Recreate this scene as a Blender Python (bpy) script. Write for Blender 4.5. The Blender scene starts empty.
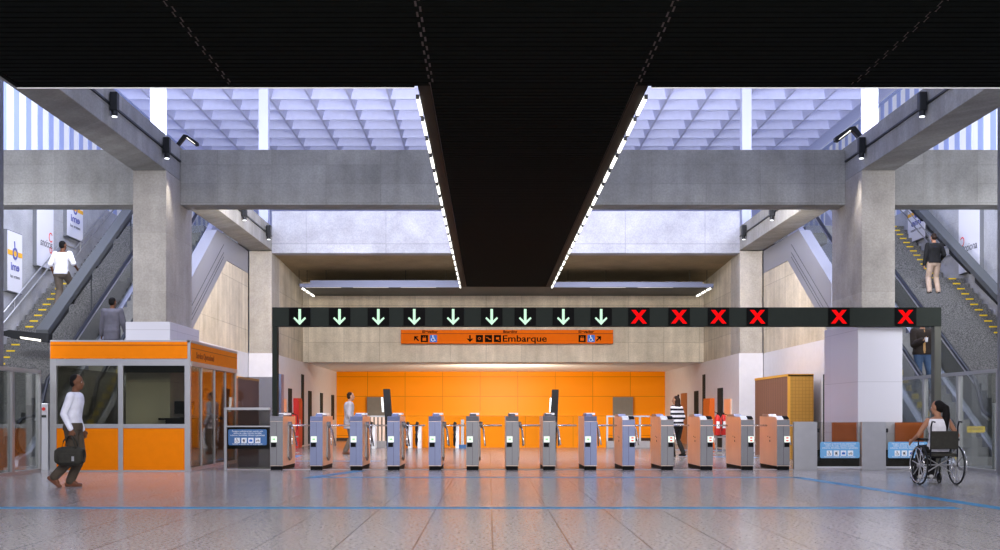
import bpy, bmesh, math, random
from mathutils import Vector, Matrix
random.seed(7)
SC = bpy.context.scene
COL = SC.collection
PI = math.pi
F = 1140.0
VX, VY, EYE = 489.0, 415.0, 1.1
def wx(px, D): return (px - VX) * D / F
def wz(py, D): return EYE + (VY - py) * D / F

# ------------------------------------------------------------------ materials
def new_mat(name):
    m = bpy.data.materials.new(name); m.use_nodes = True
    nt = m.node_tree
    return m, nt, nt.nodes['Principled BSDF']
def plain(name, col, rough=.5, metal=0., spec=.18, noise=0., nscale=6., emis=None, estr=0., bump=0.):
    m, nt, b = new_mat(name)
    b.inputs['Base Color'].default_value = (*col, 1)
    b.inputs['Roughness'].default_value = rough
    b.inputs['Metallic'].default_value = metal
    b.inputs['Specular IOR Level'].default_value = spec
    tc = nt.nodes.new('ShaderNodeTexCoord')
    n = nt.nodes.new('ShaderNodeTexNoise'); n.inputs['Scale'].default_value = nscale
    n.inputs['Detail'].default_value = 5
    nt.links.new(tc.outputs['Object'], n.inputs['Vector'])
    if noise > 0:
        r = nt.nodes.new('ShaderNodeValToRGB')
        r.color_ramp.elements[0].position = .3; r.color_ramp.elements[1].position = .7
        r.color_ramp.elements[0].color = (*[max(0, c * (1 - noise)) for c in col], 1)
        r.color_ramp.elements[1].color = (*[min(1, c * (1 + noise)) for c in col], 1)
        nt.links.new(n.outputs['Fac'], r.inputs['Fac'])
        nt.links.new(r.outputs['Color'], b.inputs['Base Color'])
    if bump > 0:
        bp = nt.nodes.new('ShaderNodeBump'); bp.inputs['Strength'].default_value = bump
        bp.inputs['Distance'].default_value = .01
        nt.links.new(n.outputs['Fac'], bp.inputs['Height'])
        nt.links.new(bp.outputs['Normal'], b.inputs['Normal'])
    if emis:
        b.inputs['Emission Color'].default_value = (*emis, 1)
        b.inputs['Emission Strength'].default_value = estr
    return m
def math_node(nt, op, a, b=None):
    n = nt.nodes.new('ShaderNodeMath'); n.operation = op
    for i, v in enumerate((a, b)):
        if v is None: continue
        if isinstance(v, (int, float)): n.inputs[i].default_value = v
        else: nt.links.new(v, n.inputs[i])
    return n.outputs[0]
def concrete(name, col, bw=2.2, bh=1.1, line=.012, dark=.25, streak=0., off=0.):
    m, nt, b = new_mat(name)
    g = nt.nodes.new('ShaderNodeNewGeometry')
    s = nt.nodes.new('ShaderNodeSeparateXYZ'); nt.links.new(g.outputs['Position'], s.inputs[0])
    u = math_node(nt, 'ADD', s.outputs[0], s.outputs[1])
    c = nt.nodes.new('ShaderNodeCombineXYZ')
    nt.links.new(u, c.inputs[0]); nt.links.new(math_node(nt, 'ADD', s.outputs[2], off), c.inputs[1])
    br = nt.nodes.new('ShaderNodeTexBrick')
    br.offset = 0; br.inputs['Scale'].default_value = 1
    br.inputs['Brick Width'].default_value = bw; br.inputs['Row Height'].default_value = bh
    br.inputs['Mortar Size'].default_value = line
    br.inputs['Color1'].default_value = (1, 1, 1, 1); br.inputs['Color2'].default_value = (.86, .86, .86, 1)
    br.inputs['Mortar'].default_value = (1 - dark, 1 - dark, 1 - dark, 1)
    nt.links.new(c.outputs[0], br.inputs['Vector'])
    n = nt.nodes.new('ShaderNodeTexNoise'); n.inputs['Scale'].default_value = 1.3
    n.inputs['Detail'].default_value = 8; n.inputs['Roughness'].default_value = .65
    nt.links.new(g.outputs['Position'], n.inputs['Vector'])
    r = nt.nodes.new('ShaderNodeValToRGB')
    r.color_ramp.elements[0].position = .3; r.color_ramp.elements[1].position = .72
    r.color_ramp.elements[0].color = (*[x * .78 for x in col], 1)
    r.color_ramp.elements[1].color = (*[min(1, x * 1.16) for x in col], 1)
    nt.links.new(n.outputs['Fac'], r.inputs['Fac'])
    mx = nt.nodes.new('ShaderNodeMix'); mx.data_type = 'RGBA'; mx.blend_type = 'MULTIPLY'
    mx.inputs['Factor'].default_value = 1
    nt.links.new(r.outputs['Color'], mx.inputs['A']); nt.links.new(br.outputs['Color'], mx.inputs['B'])
    out = mx.outputs['Result']
    n2 = nt.nodes.new('ShaderNodeTexNoise'); n2.inputs['Scale'].default_value = 28; n2.inputs['Detail'].default_value = 3
    nt.links.new(g.outputs['Position'], n2.inputs['Vector'])
    if streak > 0:
        mp = nt.nodes.new('ShaderNodeMapping'); mp.inputs['Scale'].default_value = (3.2, .22, 1)
        nt.links.new(c.outputs[0], mp.inputs[0])
        n3 = nt.nodes.new('ShaderNodeTexNoise'); n3.inputs['Scale'].default_value = 1; n3.inputs['Detail'].default_value = 6
        nt.links.new(mp.outputs[0], n3.inputs['Vector'])
        r3 = nt.nodes.new('ShaderNodeValToRGB')
        r3.color_ramp.elements[0].position = .35; r3.color_ramp.elements[1].position = .65
        r3.color_ramp.elements[0].color = (1 - streak, 1 - streak * 1.05, 1 - streak * 1.15, 1)
        r3.color_ramp.elements[1].color = (1, 1, 1, 1)
        nt.links.new(n3.outputs['Fac'], r3.inputs['Fac'])
        m3 = nt.nodes.new('ShaderNodeMix'); m3.data_type = 'RGBA'; m3.blend_type = 'MULTIPLY'
        m3.inputs['Factor'].default_value = 1
        nt.links.new(out, m3.inputs['A']); nt.links.new(r3.outputs['Color'], m3.inputs['B'])
        out = m3.outputs['Result']
    r4 = nt.nodes.new('ShaderNodeValToRGB'); r4.color_ramp.elements[0].position = .35; r4.color_ramp.elements[1].position = .65
    r4.color_ramp.elements[0].color = (.90, .90, .90, 1); r4.color_ramp.elements[1].color = (1.06, 1.06, 1.05, 1)
    nt.links.new(n2.outputs['Fac'], r4.inputs['Fac'])
    m4 = nt.nodes.new('ShaderNodeMix'); m4.data_type = 'RGBA'; m4.blend_type = 'MULTIPLY'; m4.inputs['Factor'].default_value = 1
    nt.links.new(out, m4.inputs['A']); nt.links.new(r4.outputs['Color'], m4.inputs['B']); out = m4.outputs['Result']
    nt.links.new(out, b.inputs['Base Color'])
    b.inputs['Roughness'].default_value = .8
    b.inputs['Specular IOR Level'].default_value = .25
    bp = nt.nodes.new('ShaderNodeBump'); bp.inputs['Strength'].default_value = .25; bp.inputs['Distance'].default_value = .01
    nt.links.new(n2.outputs['Fac'], bp.inputs['Height']); nt.links.new(bp.outputs['Normal'], b.inputs['Normal'])
    return m
def granite(name, c0, c1, rough, scale=60, tile=None):
    m, nt, b = new_mat(name)
    g = nt.nodes.new('ShaderNodeNewGeometry')
    n = nt.nodes.new('ShaderNodeTexNoise'); n.inputs['Scale'].default_value = scale; n.inputs['Detail'].default_value = 2
    nt.links.new(g.outputs['Position'], n.inputs['Vector'])
    r = nt.nodes.new('ShaderNodeValToRGB')
    r.color_ramp.elements[0].position = .38; r.color_ramp.elements[1].position = .62
    r.color_ramp.elements[0].color = (*c0, 1); r.color_ramp.elements[1].color = (*c1, 1)
    nt.links.new(n.outputs['Fac'], r.inputs['Fac'])
    out = r.outputs['Color']
    if tile:
        mp = nt.nodes.new('ShaderNodeMapping'); mp.inputs['Location'].default_value = (-.03, .3, 0)
        nt.links.new(g.outputs['Position'], mp.inputs[0])
        br = nt.nodes.new('ShaderNodeTexBrick'); br.offset = 0; br.inputs['Scale'].default_value = 1
        br.inputs['Brick Width'].default_value = tile[0]; br.inputs['Row Height'].default_value = tile[1]
        br.inputs['Mortar Size'].default_value = .009
        br.inputs['Mortar Smooth'].default_value = .1
        br.inputs['Color1'].default_value = (1, 1, 1, 1); br.inputs['Color2'].default_value = (.90, .90, .90, 1)
        br.inputs['Mortar'].default_value = (.35, .35, .35, 1)
        nt.links.new(mp.outputs[0], br.inputs['Vector'])
        mx = nt.nodes.new('ShaderNodeMix'); mx.data_type = 'RGBA'; mx.blend_type = 'MULTIPLY'
        mx.inputs['Factor'].default_value = 1
        nt.links.new(out, mx.inputs['A']); nt.links.new(br.outputs['Color'], mx.inputs['B'])
        out = mx.outputs['Result']
        n2 = nt.nodes.new('ShaderNodeTexNoise'); n2.inputs['Scale'].default_value = 1.2; n2.inputs['Detail'].default_value = 4
        nt.links.new(g.outputs['Position'], n2.inputs['Vector'])
        mr = nt.nodes.new('ShaderNodeMapRange')
        mr.inputs['To Min'].default_value = rough * .9; mr.inputs['To Max'].default_value = rough * 1.15
        nt.links.new(n2.outputs['Fac'], mr.inputs['Value']); nt.links.new(mr.outputs[0], b.inputs['Roughness'])
    else:
        b.inputs['Roughness'].default_value = rough
    nt.links.new(out, b.inputs['Base Color'])
    return m
def grid_panel(name, col, bw, bh, ox=0, oz=0, line=.01, dark=.35, rough=.45, axis='x', vert=False):
    """flat cladding with joints on a world grid"""
    m, nt, b = new_mat(name)
    g = nt.nodes.new('ShaderNodeNewGeometry')
    s = nt.nodes.new('ShaderNodeSeparateXYZ'); nt.links.new(g.outputs['Position'], s.inputs[0])
    u = s.outputs[0] if axis == 'x' else (s.outputs[1] if axis == 'y' else math_node(nt, 'ADD', s.outputs[0], s.outputs[1]))
    c = nt.nodes.new('ShaderNodeCombineXYZ')
    nt.links.new(math_node(nt, 'ADD', u, -ox), c.inputs[0]); nt.links.new(math_node(nt, 'ADD', s.outputs[2], -oz), c.inputs[1])
    br = nt.nodes.new('ShaderNodeTexBrick'); br.offset = 0; br.inputs['Scale'].default_value = 1
    br.inputs['Brick Width'].default_value = bw; br.inputs['Row Height'].default_value = bh
    br.inputs['Mortar Size'].default_value = line
    br.inputs['Color1'].default_value = (*col, 1); br.inputs['Color2'].default_value = (*[x * .95 for x in col], 1)
    br.inputs['Mortar'].default_value = (*[x * (1 - dark) for x in col], 1)
    nt.links.new(c.outputs[0], br.inputs['Vector'])
    nt.links.new(br.outputs['Color'], b.inputs['Base Color'])
    b.inputs['Roughness'].default_value = rough; b.inputs['Specular IOR Level'].default_value = .12
    return m
def glass(name, tint=(.85, .88, .86), gloss=.08, rough=.02, body=None, bodyf=0.):
    m = bpy.data.materials.new(name); m.use_nodes = True; nt = m.node_tree
    nt.nodes.clear()
    o = nt.nodes.new('ShaderNodeOutputMaterial')
    t = nt.nodes.new('ShaderNodeBsdfTransparent'); t.inputs[0].default_value = (*tint, 1)
    gl = nt.nodes.new('ShaderNodeBsdfGlossy'); gl.inputs['Roughness'].default_value = rough
    fr = nt.nodes.new('ShaderNodeFresnel'); fr.inputs['IOR'].default_value = 1.45
    f2 = math_node(nt, 'ADD', math_node(nt, 'MULTIPLY', fr.outputs[0], .35), gloss)
    mx = nt.nodes.new('ShaderNodeMixShader')
    nt.links.new(f2, mx.inputs[0]); nt.links.new(t.outputs[0], mx.inputs[1]); nt.links.new(gl.outputs[0], mx.inputs[2])
    out = mx.outputs[0]
    if body:
        d = nt.nodes.new('ShaderNodeBsdfDiffuse'); d.inputs[0].default_value = (*body, 1)
        m2 = nt.nodes.new('ShaderNodeMixShader'); m2.inputs[0].default_value = bodyf
        nt.links.new(out, m2.inputs[1]); nt.links.new(d.outputs[0], m2.inputs[2]); out = m2.outputs[0]
    nt.links.new(out, o.inputs[0])
    return m
def emit(name, col, s):
    return plain(name, (.0, .0, .0), spec=0, emis=col, estr=s)

M = {}
M['floor'] = granite('floor_granite', (.24, .228, .228), (.44, .415, .415), .19, 30, (.655, 60))
M['stair'] = granite('stair_granite', (.055, .055, .057), (.19, .187, .183), .6, 48)
M['beam'] = concrete('grey_concrete', (.36, .355, .335), 1.15, .40, .008, .18, .16)
M['beam2'] = concrete('pale_concrete', (.40, .41, .46), 2.4, 1.25, .012, .3)
M['column'] = concrete('column_concrete', (.47, .435, .385), 5, 1.2, .006, .15, .12)
M['wallc'] = concrete('cream_concrete', (.70, .62, .49), 1.25, 1.3, .012, .28, .2, .25)
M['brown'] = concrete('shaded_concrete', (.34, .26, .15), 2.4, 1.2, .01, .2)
M['poster_wall'] = concrete('grey_wall_concrete', (.47, .475, .50), 2.4, 1.6, .01, .2)
M['white'] = grid_panel('white_cladding', (.66, .65, .69), 1.9, 1.05, 0, -.33, .006, .25, .35, 'xy')
M['paint'] = plain('white_paint', (.68, .67, .70), .45, noise=.03)
M['soffit'] = plain('soffit_white', (.80, .74, .70), .6, noise=.05)
M['orange_wall'] = grid_panel('orange_wall_panels', (1., .30, .0), 1.61, .84, -.38, .22, .012, .45, .38)
M['orange_low'] = grid_panel('orange_parapet_panels', (1., .30, .0), 1.61, 3, -.38, -1, .01, .3, .38)
M['slat'] = plain('dark_slats', (.0030, .0040, .0034), .8, 0, spec=.03, noise=.15)
M['slat_gap'] = plain('slat_gap_void', (.17, .13, .12), .7, spec=.1)
M['fascia'] = plain('dark_brown_fascia', (.018, .012, .007), .6, spec=.05)
M['tray'] = plain('ceiling_tray', (.035, .036, .03), .5, .0)
M['blue_alu'] = plain('blue_grey_aluminium', (.17, .19, .29), .4, .2)
M['roof'] = plain('lavender_roof', (.72, .75, .97), .7, noise=.03, spec=.1)
M['coffer_glow'] = plain('coffer_glow_panel', (.6, .64, .9), .6, emis=(.62, .68, 1.), estr=.55)  # glow added in the coffer tops to light ribs and beams
M['post'] = plain('white_post_glow', (.62, .65, .84), .5, emis=(.7, .74, 1.), estr=.08)  # slight glow added to whiten the posts
M['pane_white'] = plain('translucent_pane', (.75, .76, .78), .5, emis=(.92, .93, 1.), estr=.14)
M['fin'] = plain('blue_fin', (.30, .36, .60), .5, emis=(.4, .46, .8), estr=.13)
M['black'] = plain('black_metal', (.008, .009, .011), .45, .0, spec=.3)
M['gantry'] = plain('gantry_dark_green_grey', (.022, .027, .022), .6, .0, spec=.08, noise=.05)
M['gantry_post'] = plain('gantry_post_metal', (.10, .10, .085), .4, .5)
M['screen'] = plain('black_screen', (.002, .002, .002), .5, spec=.05)
M['green'] = emit('green_led', (.66, 1., .74), 1.1)
M['red'] = emit('red_led', (1., .004, .006), 1.05)
M['led'] = emit('led_tube', (1., .97, .88), 2.6)
M['lens'] = emit('spot_lens', (.95, .97, 1.), 2.5)
M['orange'] = plain('booth_orange', (.78, .20, .001), .5, spec=.08, noise=.03)
M['orange_dk'] = plain('orange_line', (.32, .06, .004), .5)
M['sign_orange'] = plain('sign_orange', (.74, .135, .003), .6, spec=.04, noise=.03)
M['alu'] = plain('aluminium_frame', (.42, .42, .43), .38, .6, noise=.04)
M['alu_lt'] = plain('pale_aluminium', (.62, .62, .64), .35, .5)
M['steel'] = plain('brushed_steel', (.50, .50, .52), .36, .9, noise=.04, nscale=2)
M['steel_blue'] = plain('turnstile_front_blue_grey', (.22, .25, .38), .4, .5, noise=.06, nscale=3)
M['steel_grey'] = plain('turnstile_front_grey', (.235, .235, .245), .4, .5, noise=.06, nscale=3)
M['steel_reflect_tint'] = plain('side_steel_reflection_tint', (.95, .74, .60), .34, .7, noise=.05, nscale=2)  # warm tint stands in for the orange wall's reflection in the steel
M['chrome'] = plain('chrome_tube', (.75, .75, .75), .18, 1.)
M['plinth'] = plain('black_plinth', (.004, .004, .005), .6, spec=.1)
M['card'] = plain('white_reader', (.85, .86, .9), .35, emis=(.9, .92, 1), estr=.25)
M['lcd'] = emit('white_lcd', (.92, 1., .92), 1.1)
M['lcd_green'] = emit('lcd_green_mark', (.25, .85, .3), 1.)
M['lcd_red'] = emit('lcd_red_mark', (.9, .05, .05), 1.)
M['ink'] = plain('black_ink', (.008, .004, .003), .8, spec=.02)
M['ink_brown'] = plain('dark_brown_ink', (.16, .03, .004), .6)
M['ink_grey'] = plain('grey_ink', (.12, .12, .14), .6)
M['blue_sign'] = plain('blue_sign', (.07, .17, .38), .4)
M['blue_sign_light'] = plain('blue_sign_light', (.15, .36, .62), .4, emis=(.15, .36, .62), estr=.12)
M['icon_blue'] = plain('icon_blue', (.02, .14, .55), .4)
M['white_ink'] = plain('white_ink', (.85, .88, .92), .5)
M['blue_line'] = plain('blue_floor_tape', (.015, .24, .50), .3, noise=.08)
M['wood'] = grid_panel('brown_slatted_timber', (.24, .125, .085), .24, 5, 0, -1, .012, .5, .5, 'xy')
M['tan'] = grid_panel('tan_perforated_panel', (.52, .27, .055), .085, .085, 0, 0, .008, .25, .5, 'xy')
M['wood_edge'] = plain('amber_timber_edge', (.75, .38, .06), .45)
M['reflection_orange'] = plain('orange_wall_reflection', (.48, .13, .035), .4, noise=.12, nscale=3)  # reflected orange put into the colour of a sheet
M['glass'] = glass('clear_glass', (.86, .88, .86), .015)
M['glass_booth'] = glass('booth_tinted_glass', (.70, .70, .60), .0)
M['glass_side'] = glass('booth_side_glass', (.72, .70, .66), .01)
M['glass_fence'] = glass('grey_fence_glass', (.66, .65, .61), .005, body=(.04, .036, .03), bodyf=.12)
M['glass_tall'] = glass('tall_smoked_glass', (.55, .55, .57), .04)
M['glass_gate'] = glass('dark_gate_glass', (.84, .84, .82), .0)
M['rubber'] = plain('black_handrail_rubber', (.016, .018, .026), .35)
M['clad'] = plain('escalator_cladding', (.27, .28, .34), .32, .3, noise=.03, nscale=1)
M['skirt'] = plain('pale_escalator_skirt', (.50, .52, .64), .35, .3)
M['esc_step'] = plain('escalator_step', (.24, .235, .23), .5, .2, noise=.1, nscale=20)
M['yellow'] = plain('yellow_marking', (.82, .58, .03), .5)
M['rail_dark'] = plain('grey_rail_housing', (.075, .08, .085), .5, .1)
M['poster'] = plain('poster_white', (.74, .74, .80), .5)
M['poster_edge'] = plain('poster_frame_grey', (.16, .165, .18), .5)
M['poster_orange'] = plain('poster_orange', (.85, .45, .04), .5)
M['poster_blue'] = plain('poster_purple_blue', (.12, .13, .38), .5)
M['poster_red'] = plain('poster_red', (.75, .06, .04), .5)
M['red_paint'] = plain('red_cabinet', (.62, .035, .03), .35)
M['orange_door'] = plain('orange_cabinet_door', (.85, .17, .02), .4)
M['brown_door'] = plain('brown_door', (.36, .13, .05), .45)
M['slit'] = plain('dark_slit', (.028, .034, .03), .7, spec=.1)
M['grey_door'] = plain('grey_door', (.21, .19, .17), .45, noise=.04)
M['gate_dark_reflection'] = plain('dark_olive_reflection', (.030, .027, .018), .6, noise=.3, nscale=3)
M['rim_glow'] = plain('white_rim_strip', (.8, .8, .8), .4, emis=(1, 1, 1), estr=.15)  # white trim, brightened by a faint added glow
M['kerb'] = plain('pale_stone_kerb', (.46, .44, .45), .4, noise=.05)
M['skirting'] = plain('dark_skirting', (.06, .035, .025), .5)
# people
M['skin_dark'] = plain('skin_brown', (.15, .065, .035), .5, noise=.05)
M['skin_mid'] = plain('skin_tan', (.38, .19, .115), .5, noise=.05)
M['skin_light'] = plain('skin_fair', (.52, .29, .19), .5, noise=.05)
M['hair'] = plain('black_hair', (.007, .006, .006), .7, noise=.3, nscale=40, bump=.5, spec=.15)
M['hair_br'] = plain('brown_hair', (.022, .012, .008), .7, noise=.3, nscale=40, bump=.5, spec=.15)
M['eye_w'] = plain('eye_white', (.7, .7, .68), .3)
M['mouth'] = plain('lips', (.22, .06, .05), .5)
def cloth(n, c): return plain(n, c, .85, noise=.12, nscale=9, bump=.35, spec=.2)
M['shirt_white'] = cloth('white_shirt', (.72, .74, .84))
M['shirt_tee'] = cloth('white_tee', (.78, .77, .82))
M['olive'] = cloth('olive_trousers', (.075, .06, .045))
M['khaki'] = cloth('grey_brown_trousers', (.13, .105, .085))
M['beige'] = cloth('beige_trousers', (.46, .34, .26))
M['greyjacket'] = cloth('grey_purple_jacket', (.115, .11, .135))
M['blazer'] = cloth('pale_grey_blazer', (.36, .35, .40))
M['blacktop'] = cloth('black_shirt', (.012, .012, .013))
M['blackpants'] = cloth('black_trousers', (.02, .019, .019))
M['darkjacket'] = cloth('dark_brown_jacket', (.03, .022, .017))
M['tanshirt'] = cloth('tan_shirt', (.45, .26, .10))
M['jeans'] = cloth('blue_jeans', (.05, .085, .15))
M['shoe_br'] = plain('brown_leather', (.15, .06, .035), .4)
M['shoe_bk'] = plain('black_leather', (.012, .012, .012), .35)
M['shoe_wh'] = plain('white_shoe', (.75, .75, .76), .5)
M['bag'] = plain('dark_bag_canvas', (.035, .034, .028), .7, noise=.2, nscale=20)
def striped():
    m, nt, b = new_mat('striped_knit'); b.inputs['Specular IOR Level'].default_value = .2
    tc = nt.nodes.new('ShaderNodeTexCoord'); s = nt.nodes.new('ShaderNodeSeparateXYZ')
    nt.links.new(tc.outputs['Object'], s.inputs[0])
    w = math_node(nt, 'SINE', math_node(nt, 'MULTIPLY', s.outputs[2], 2 * PI / .125))
    g = math_node(nt, 'GREATER_THAN', w, -.1)
    r = nt.nodes.new('ShaderNodeMix'); r.data_type = 'RGBA'
    nt.links.new(g, r.inputs['Factor'])
    r.inputs['A'].default_value = (.01, .01, .018, 1); r.inputs['B'].default_value = (.68, .68, .74, 1)
    nt.links.new(r.outputs['Result'], b.inputs['Base Color']); b.inputs['Roughness'].default_value = .85
    return m
M['striped'] = striped()

# ------------------------------------------------------------------ mesh helpers
class MB:
    def __init__(s): s.v = []; s.f = []
    def add(s, vs, fs):
        o = len(s.v); s.v += [tuple(v) for v in vs]; s.f += [tuple(i + o for i in f) for f in fs]; return s
    def box(s, x0, x1, y0, y1, z0, z1):
        s.add([(x0,y0,z0),(x1,y0,z0),(x1,y1,z0),(x0,y1,z0),(x0,y0,z1),(x1,y0,z1),(x1,y1,z1),(x0,y1,z1)],
              [(0,3,2,1),(4,5,6,7),(0,1,5,4),(1,2,6,5),(2,3,7,6),(3,0,4,7)]); return s
    def prism_x(s, poly, x0, x1):
        """poly of (y,z) extruded along x"""
        n = len(poly)
        a = sum(poly[i][0]*poly[(i+1)%n][1]-poly[(i+1)%n][0]*poly[i][1] for i in range(n))
        if a < 0: poly = poly[::-1]
        vs = [(x0,y,z) for y,z in poly] + [(x1,y,z) for y,z in poly]
        fs = [tuple(range(n))[::-1], tuple(range(n, 2*n))] + [(i,(i+1)%n,(i+1)%n+n,i+n) for i in range(n)]
        return s.add(vs, fs)
    def prism_y(s, poly, y0, y1):
        """poly of (x,z) extruded along y"""
        n = len(poly)
        a = sum(poly[i][0]*poly[(i+1)%n][1]-poly[(i+1)%n][0]*poly[i][1] for i in range(n))
        if a < 0: poly = poly[::-1]
        vs = [(x,y0,z) for x,z in poly] + [(x,y1,z) for x,z in poly]
        fs = [tuple(range(n)), tuple(range(n, 2*n))[::-1]] + [((i+1)%n,i,i+n,(i+1)%n+n) for i in range(n)]
        return s.add(vs, fs)
    def prism_z(s, poly, z0, z1):
        n = len(poly)
        a = sum(poly[i][0]*poly[(i+1)%n][1]-poly[(i+1)%n][0]*poly[i][1] for i in range(n))
        if a < 0: poly = poly[::-1]
        vs = [(x,y,z0) for x,y in poly] + [(x,y,z1) for x,y in poly]
        fs = [tuple(range(n))[::-1], tuple(range(n, 2*n))] + [(i,(i+1)%n,(i+1)%n+n,i+n) for i in range(n)]
        return s.add(vs, fs)
    def tube(s, pts, r, seg=10, closed=False, rs=None, flat=1.):
        pts = [Vector(p) for p in pts]; n = len(pts); rings = []
        for i, p in enumerate(pts):
            if closed: d = pts[(i+1)%n] - pts[i-1]
            else: d = pts[min(i+1, n-1)] - pts[max(i-1, 0)]
            d.normalize()
            ref = Vector((0,0,1)) if abs(d.z) < .95 else Vector((1,0,0))
            a = d.cross(ref).normalized(); b = d.cross(a).normalized()
            rr = rs[i] if rs else r
            rings.append([p + a*rr*math.cos(2*PI*k/seg) + b*rr*flat*math.sin(2*PI*k/seg) for k in range(seg)])
        vs = [v for rg in rings for v in rg]; fs = []
        m = n if closed else n-1
        for i in range(m):
            for k in range(seg):
                fs.append((i*seg+k, i*seg+(k+1)%seg, ((i+1)%n)*seg+(k+1)%seg, ((i+1)%n)*seg+k))
        if not closed:
            fs.append(tuple(range(seg))[::-1]); fs.append(tuple((n-1)*seg+k for k in range(seg)))
        return s.add(vs, fs)
    def ell(s, c, rx, ry, rz, seg=16, rings=10):
        vs = [(c[0],c[1],c[2]+rz)]
        for i in range(1, rings):
            t = PI*i/rings
            for k in range(seg):
                vs.append((c[0]+rx*math.sin(t)*math.cos(2*PI*k/seg), c[1]+ry*math.sin(t)*math.sin(2*PI*k/seg), c[2]+rz*math.cos(t)))
        vs.append((c[0],c[1],c[2]-rz)); fs = []
        for k in range(seg): fs.append((0, 1+k, 1+(k+1)%seg))
        for i in range(rings-2):
            for k in range(seg):
                fs.append((1+i*seg+k, 1+(i+1)*seg+k, 1+(i+1)*seg+(k+1)%seg, 1+i*seg+(k+1)%seg))
        b = 1+(rings-2)*seg; e = len(vs)-1
        for k in range(seg): fs.append((b+k, e, b+(k+1)%seg))
        return s.add(vs, fs)
    def cap(s, p1, p2, r1, r2, seg=12):
        p1, p2 = Vector(p1), Vector(p2)
        s.ell(p1, r1, r1, r1, seg, 8); s.ell(p2, r2, r2, r2, seg, 8)
        d = p2-p1
        if d.length > 1e-5: s.tube([p1, p2], r1, seg, rs=[r1, r2])
        return s
    def loft(s, rings, seg=18):
        """rings: (cx,cy,z,rx,ry[,yaw])"""
        vs = []; fs = []
        for rg in rings:
            cx, cy, z, rx, ry = rg[:5]; yw = rg[5] if len(rg) > 5 else 0
            for k in range(seg):
                a = 2*PI*k/seg
                ca, sa = math.cos(a), math.sin(a)
                ex = .8
                x = rx*math.copysign(abs(ca)**ex, ca); y = ry*math.copysign(abs(sa)**ex, sa)
                vs.append((cx+x*math.cos(yw)-y*math.sin(yw), cy+x*math.sin(yw)+y*math.cos(yw), z))
        n = len(rings)
        for i in range(n-1):
            for k in range(seg):
                fs.append((i*seg+k, i*seg+(k+1)%seg, (i+1)*seg+(k+1)%seg, (i+1)*seg+k))
        fs.append(tuple(range(seg))[::-1]); fs.append(tuple((n-1)*seg+k for k in range(seg)))
        return s.add(vs, fs)
    def mesh(s, name):
        me = bpy.data.meshes.new(name); me.from_pydata(s.v, [], s.f); me.update(); return me
def obj(name, mb, mat, parent=None, smooth=False, bevel=0, loc=None):
    me = mb.mesh(name) if isinstance(mb, MB) else mb
    if mat is not None:
        me.materials.clear(); me.materials.append(M[mat] if isinstance(mat, str) else mat)
    if smooth:
        for p in me.polygons: p.use_smooth = True
    o = bpy.data.objects.new(name, me); COL.objects.link(o)
    if parent: o.parent = parent
    if loc: o.location = loc
    if bevel:
        b = o.modifiers.new('bevel', 'BEVEL'); b.width = bevel; b.segments = 2; b.limit_method = 'ANGLE'
    return o
def struct(name, mb, mat, **k):
    o = obj(name, mb, mat, **k); o['kind'] = 'structure'; return o
def tag(o, label, cat, group=None):
    o['label'] = label; o['category'] = cat
    if group: o['group'] = group
    return o
def thing(name, label, cat, loc=(0,0,0), rz=0, group=None):
    o = bpy.data.objects.new(name, None); COL.objects.link(o); o.empty_display_size = .2
    o.location = loc; o.rotation_euler = (0,0,rz)
    return tag(o, label, cat, group)
def dup(root, loc=None, label=None, rz=None):
    r = root.copy(); COL.objects.link(r)
    if loc: r.location = loc
    if rz is not None: r.rotation_euler = (0,0,rz)
    if label: r['label'] = label
    for ch in list(root.children):
        c = ch.copy(); COL.objects.link(c); c.parent = r
        for g in list(ch.children):
            d = g.copy(); COL.objects.link(d); d.parent = c
    return r
ORD = ['first','second','third','fourth','fifth','sixth','seventh','eighth','ninth','tenth','eleventh','twelfth','thirteenth','fourteenth','fifteenth','sixteenth','seventeenth','eighteenth','nineteenth','twentieth','twenty-first','twenty-second','twenty-third','twenty-fourth']
def text_mesh(s, size, align='CENTER', bold=0., mirror=False):
    cu = bpy.data.curves.new('lettering', 'FONT'); cu.body = s; cu.size = size; cu.align_x = align; cu.align_y = 'CENTER'
    cu.extrude = .002; cu.offset = bold
    t = bpy.data.objects.new('t', cu); COL.objects.link(t)
    bpy.context.view_layer.update()
    me = bpy.data.meshes.new_from_object(t.evaluated_get(bpy.context.evaluated_depsgraph_get()))
    bpy.data.objects.remove(t)
    if mirror:
        me.transform(Matrix.Scale(-1, 4, (1,0,0))); me.flip_normals()
    return me
def text(name, s, size, mat, parent, loc, rot=(PI/2,0,0), width=None, **k):
    me = text_mesh(s, size, **k)
    if width:
        xs = [v.co.x for v in me.vertices]
        w = max(xs)-min(xs)
        me.transform(Matrix.Scale(width/w, 4, (1,0,0)))
    o = obj(name, me, mat, parent); o.location = loc; o.rotation_euler = rot; return o
def shape(polys):
    """list of 2D polys (x,z) -> thin prisms facing -y, back at y=0"""
    mb = MB()
    for p in polys: mb.prism_y(p, -.004, 0)
    return mb
def rect(x0, x1, z0, z1): return [(x0,z0),(x1,z0),(x1,z1),(x0,z1)]
def circ(cx, cz, r, n=20, a0=0, a1=2*PI): return [(cx+r*math.cos(a0+(a1-a0)*i/n), cz+r*math.sin(a0+(a1-a0)*i/n)) for i in range(n)]
def ring2(cx, cz, r0, r1, a0=0, a1=2*PI, n=20):
    out = []
    for i in range(n):
        t0 = a0+(a1-a0)*i/n; t1 = a0+(a1-a0)*(i+1)/n
        out.append([(cx+r0*math.cos(t0),cz+r0*math.sin(t0)),(cx+r1*math.cos(t0),cz+r1*math.sin(t0)),(cx+r1*math.cos(t1),cz+r1*math.sin(t1)),(cx+r0*math.cos(t1),cz+r0*math.sin(t1))])
    return out
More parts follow.
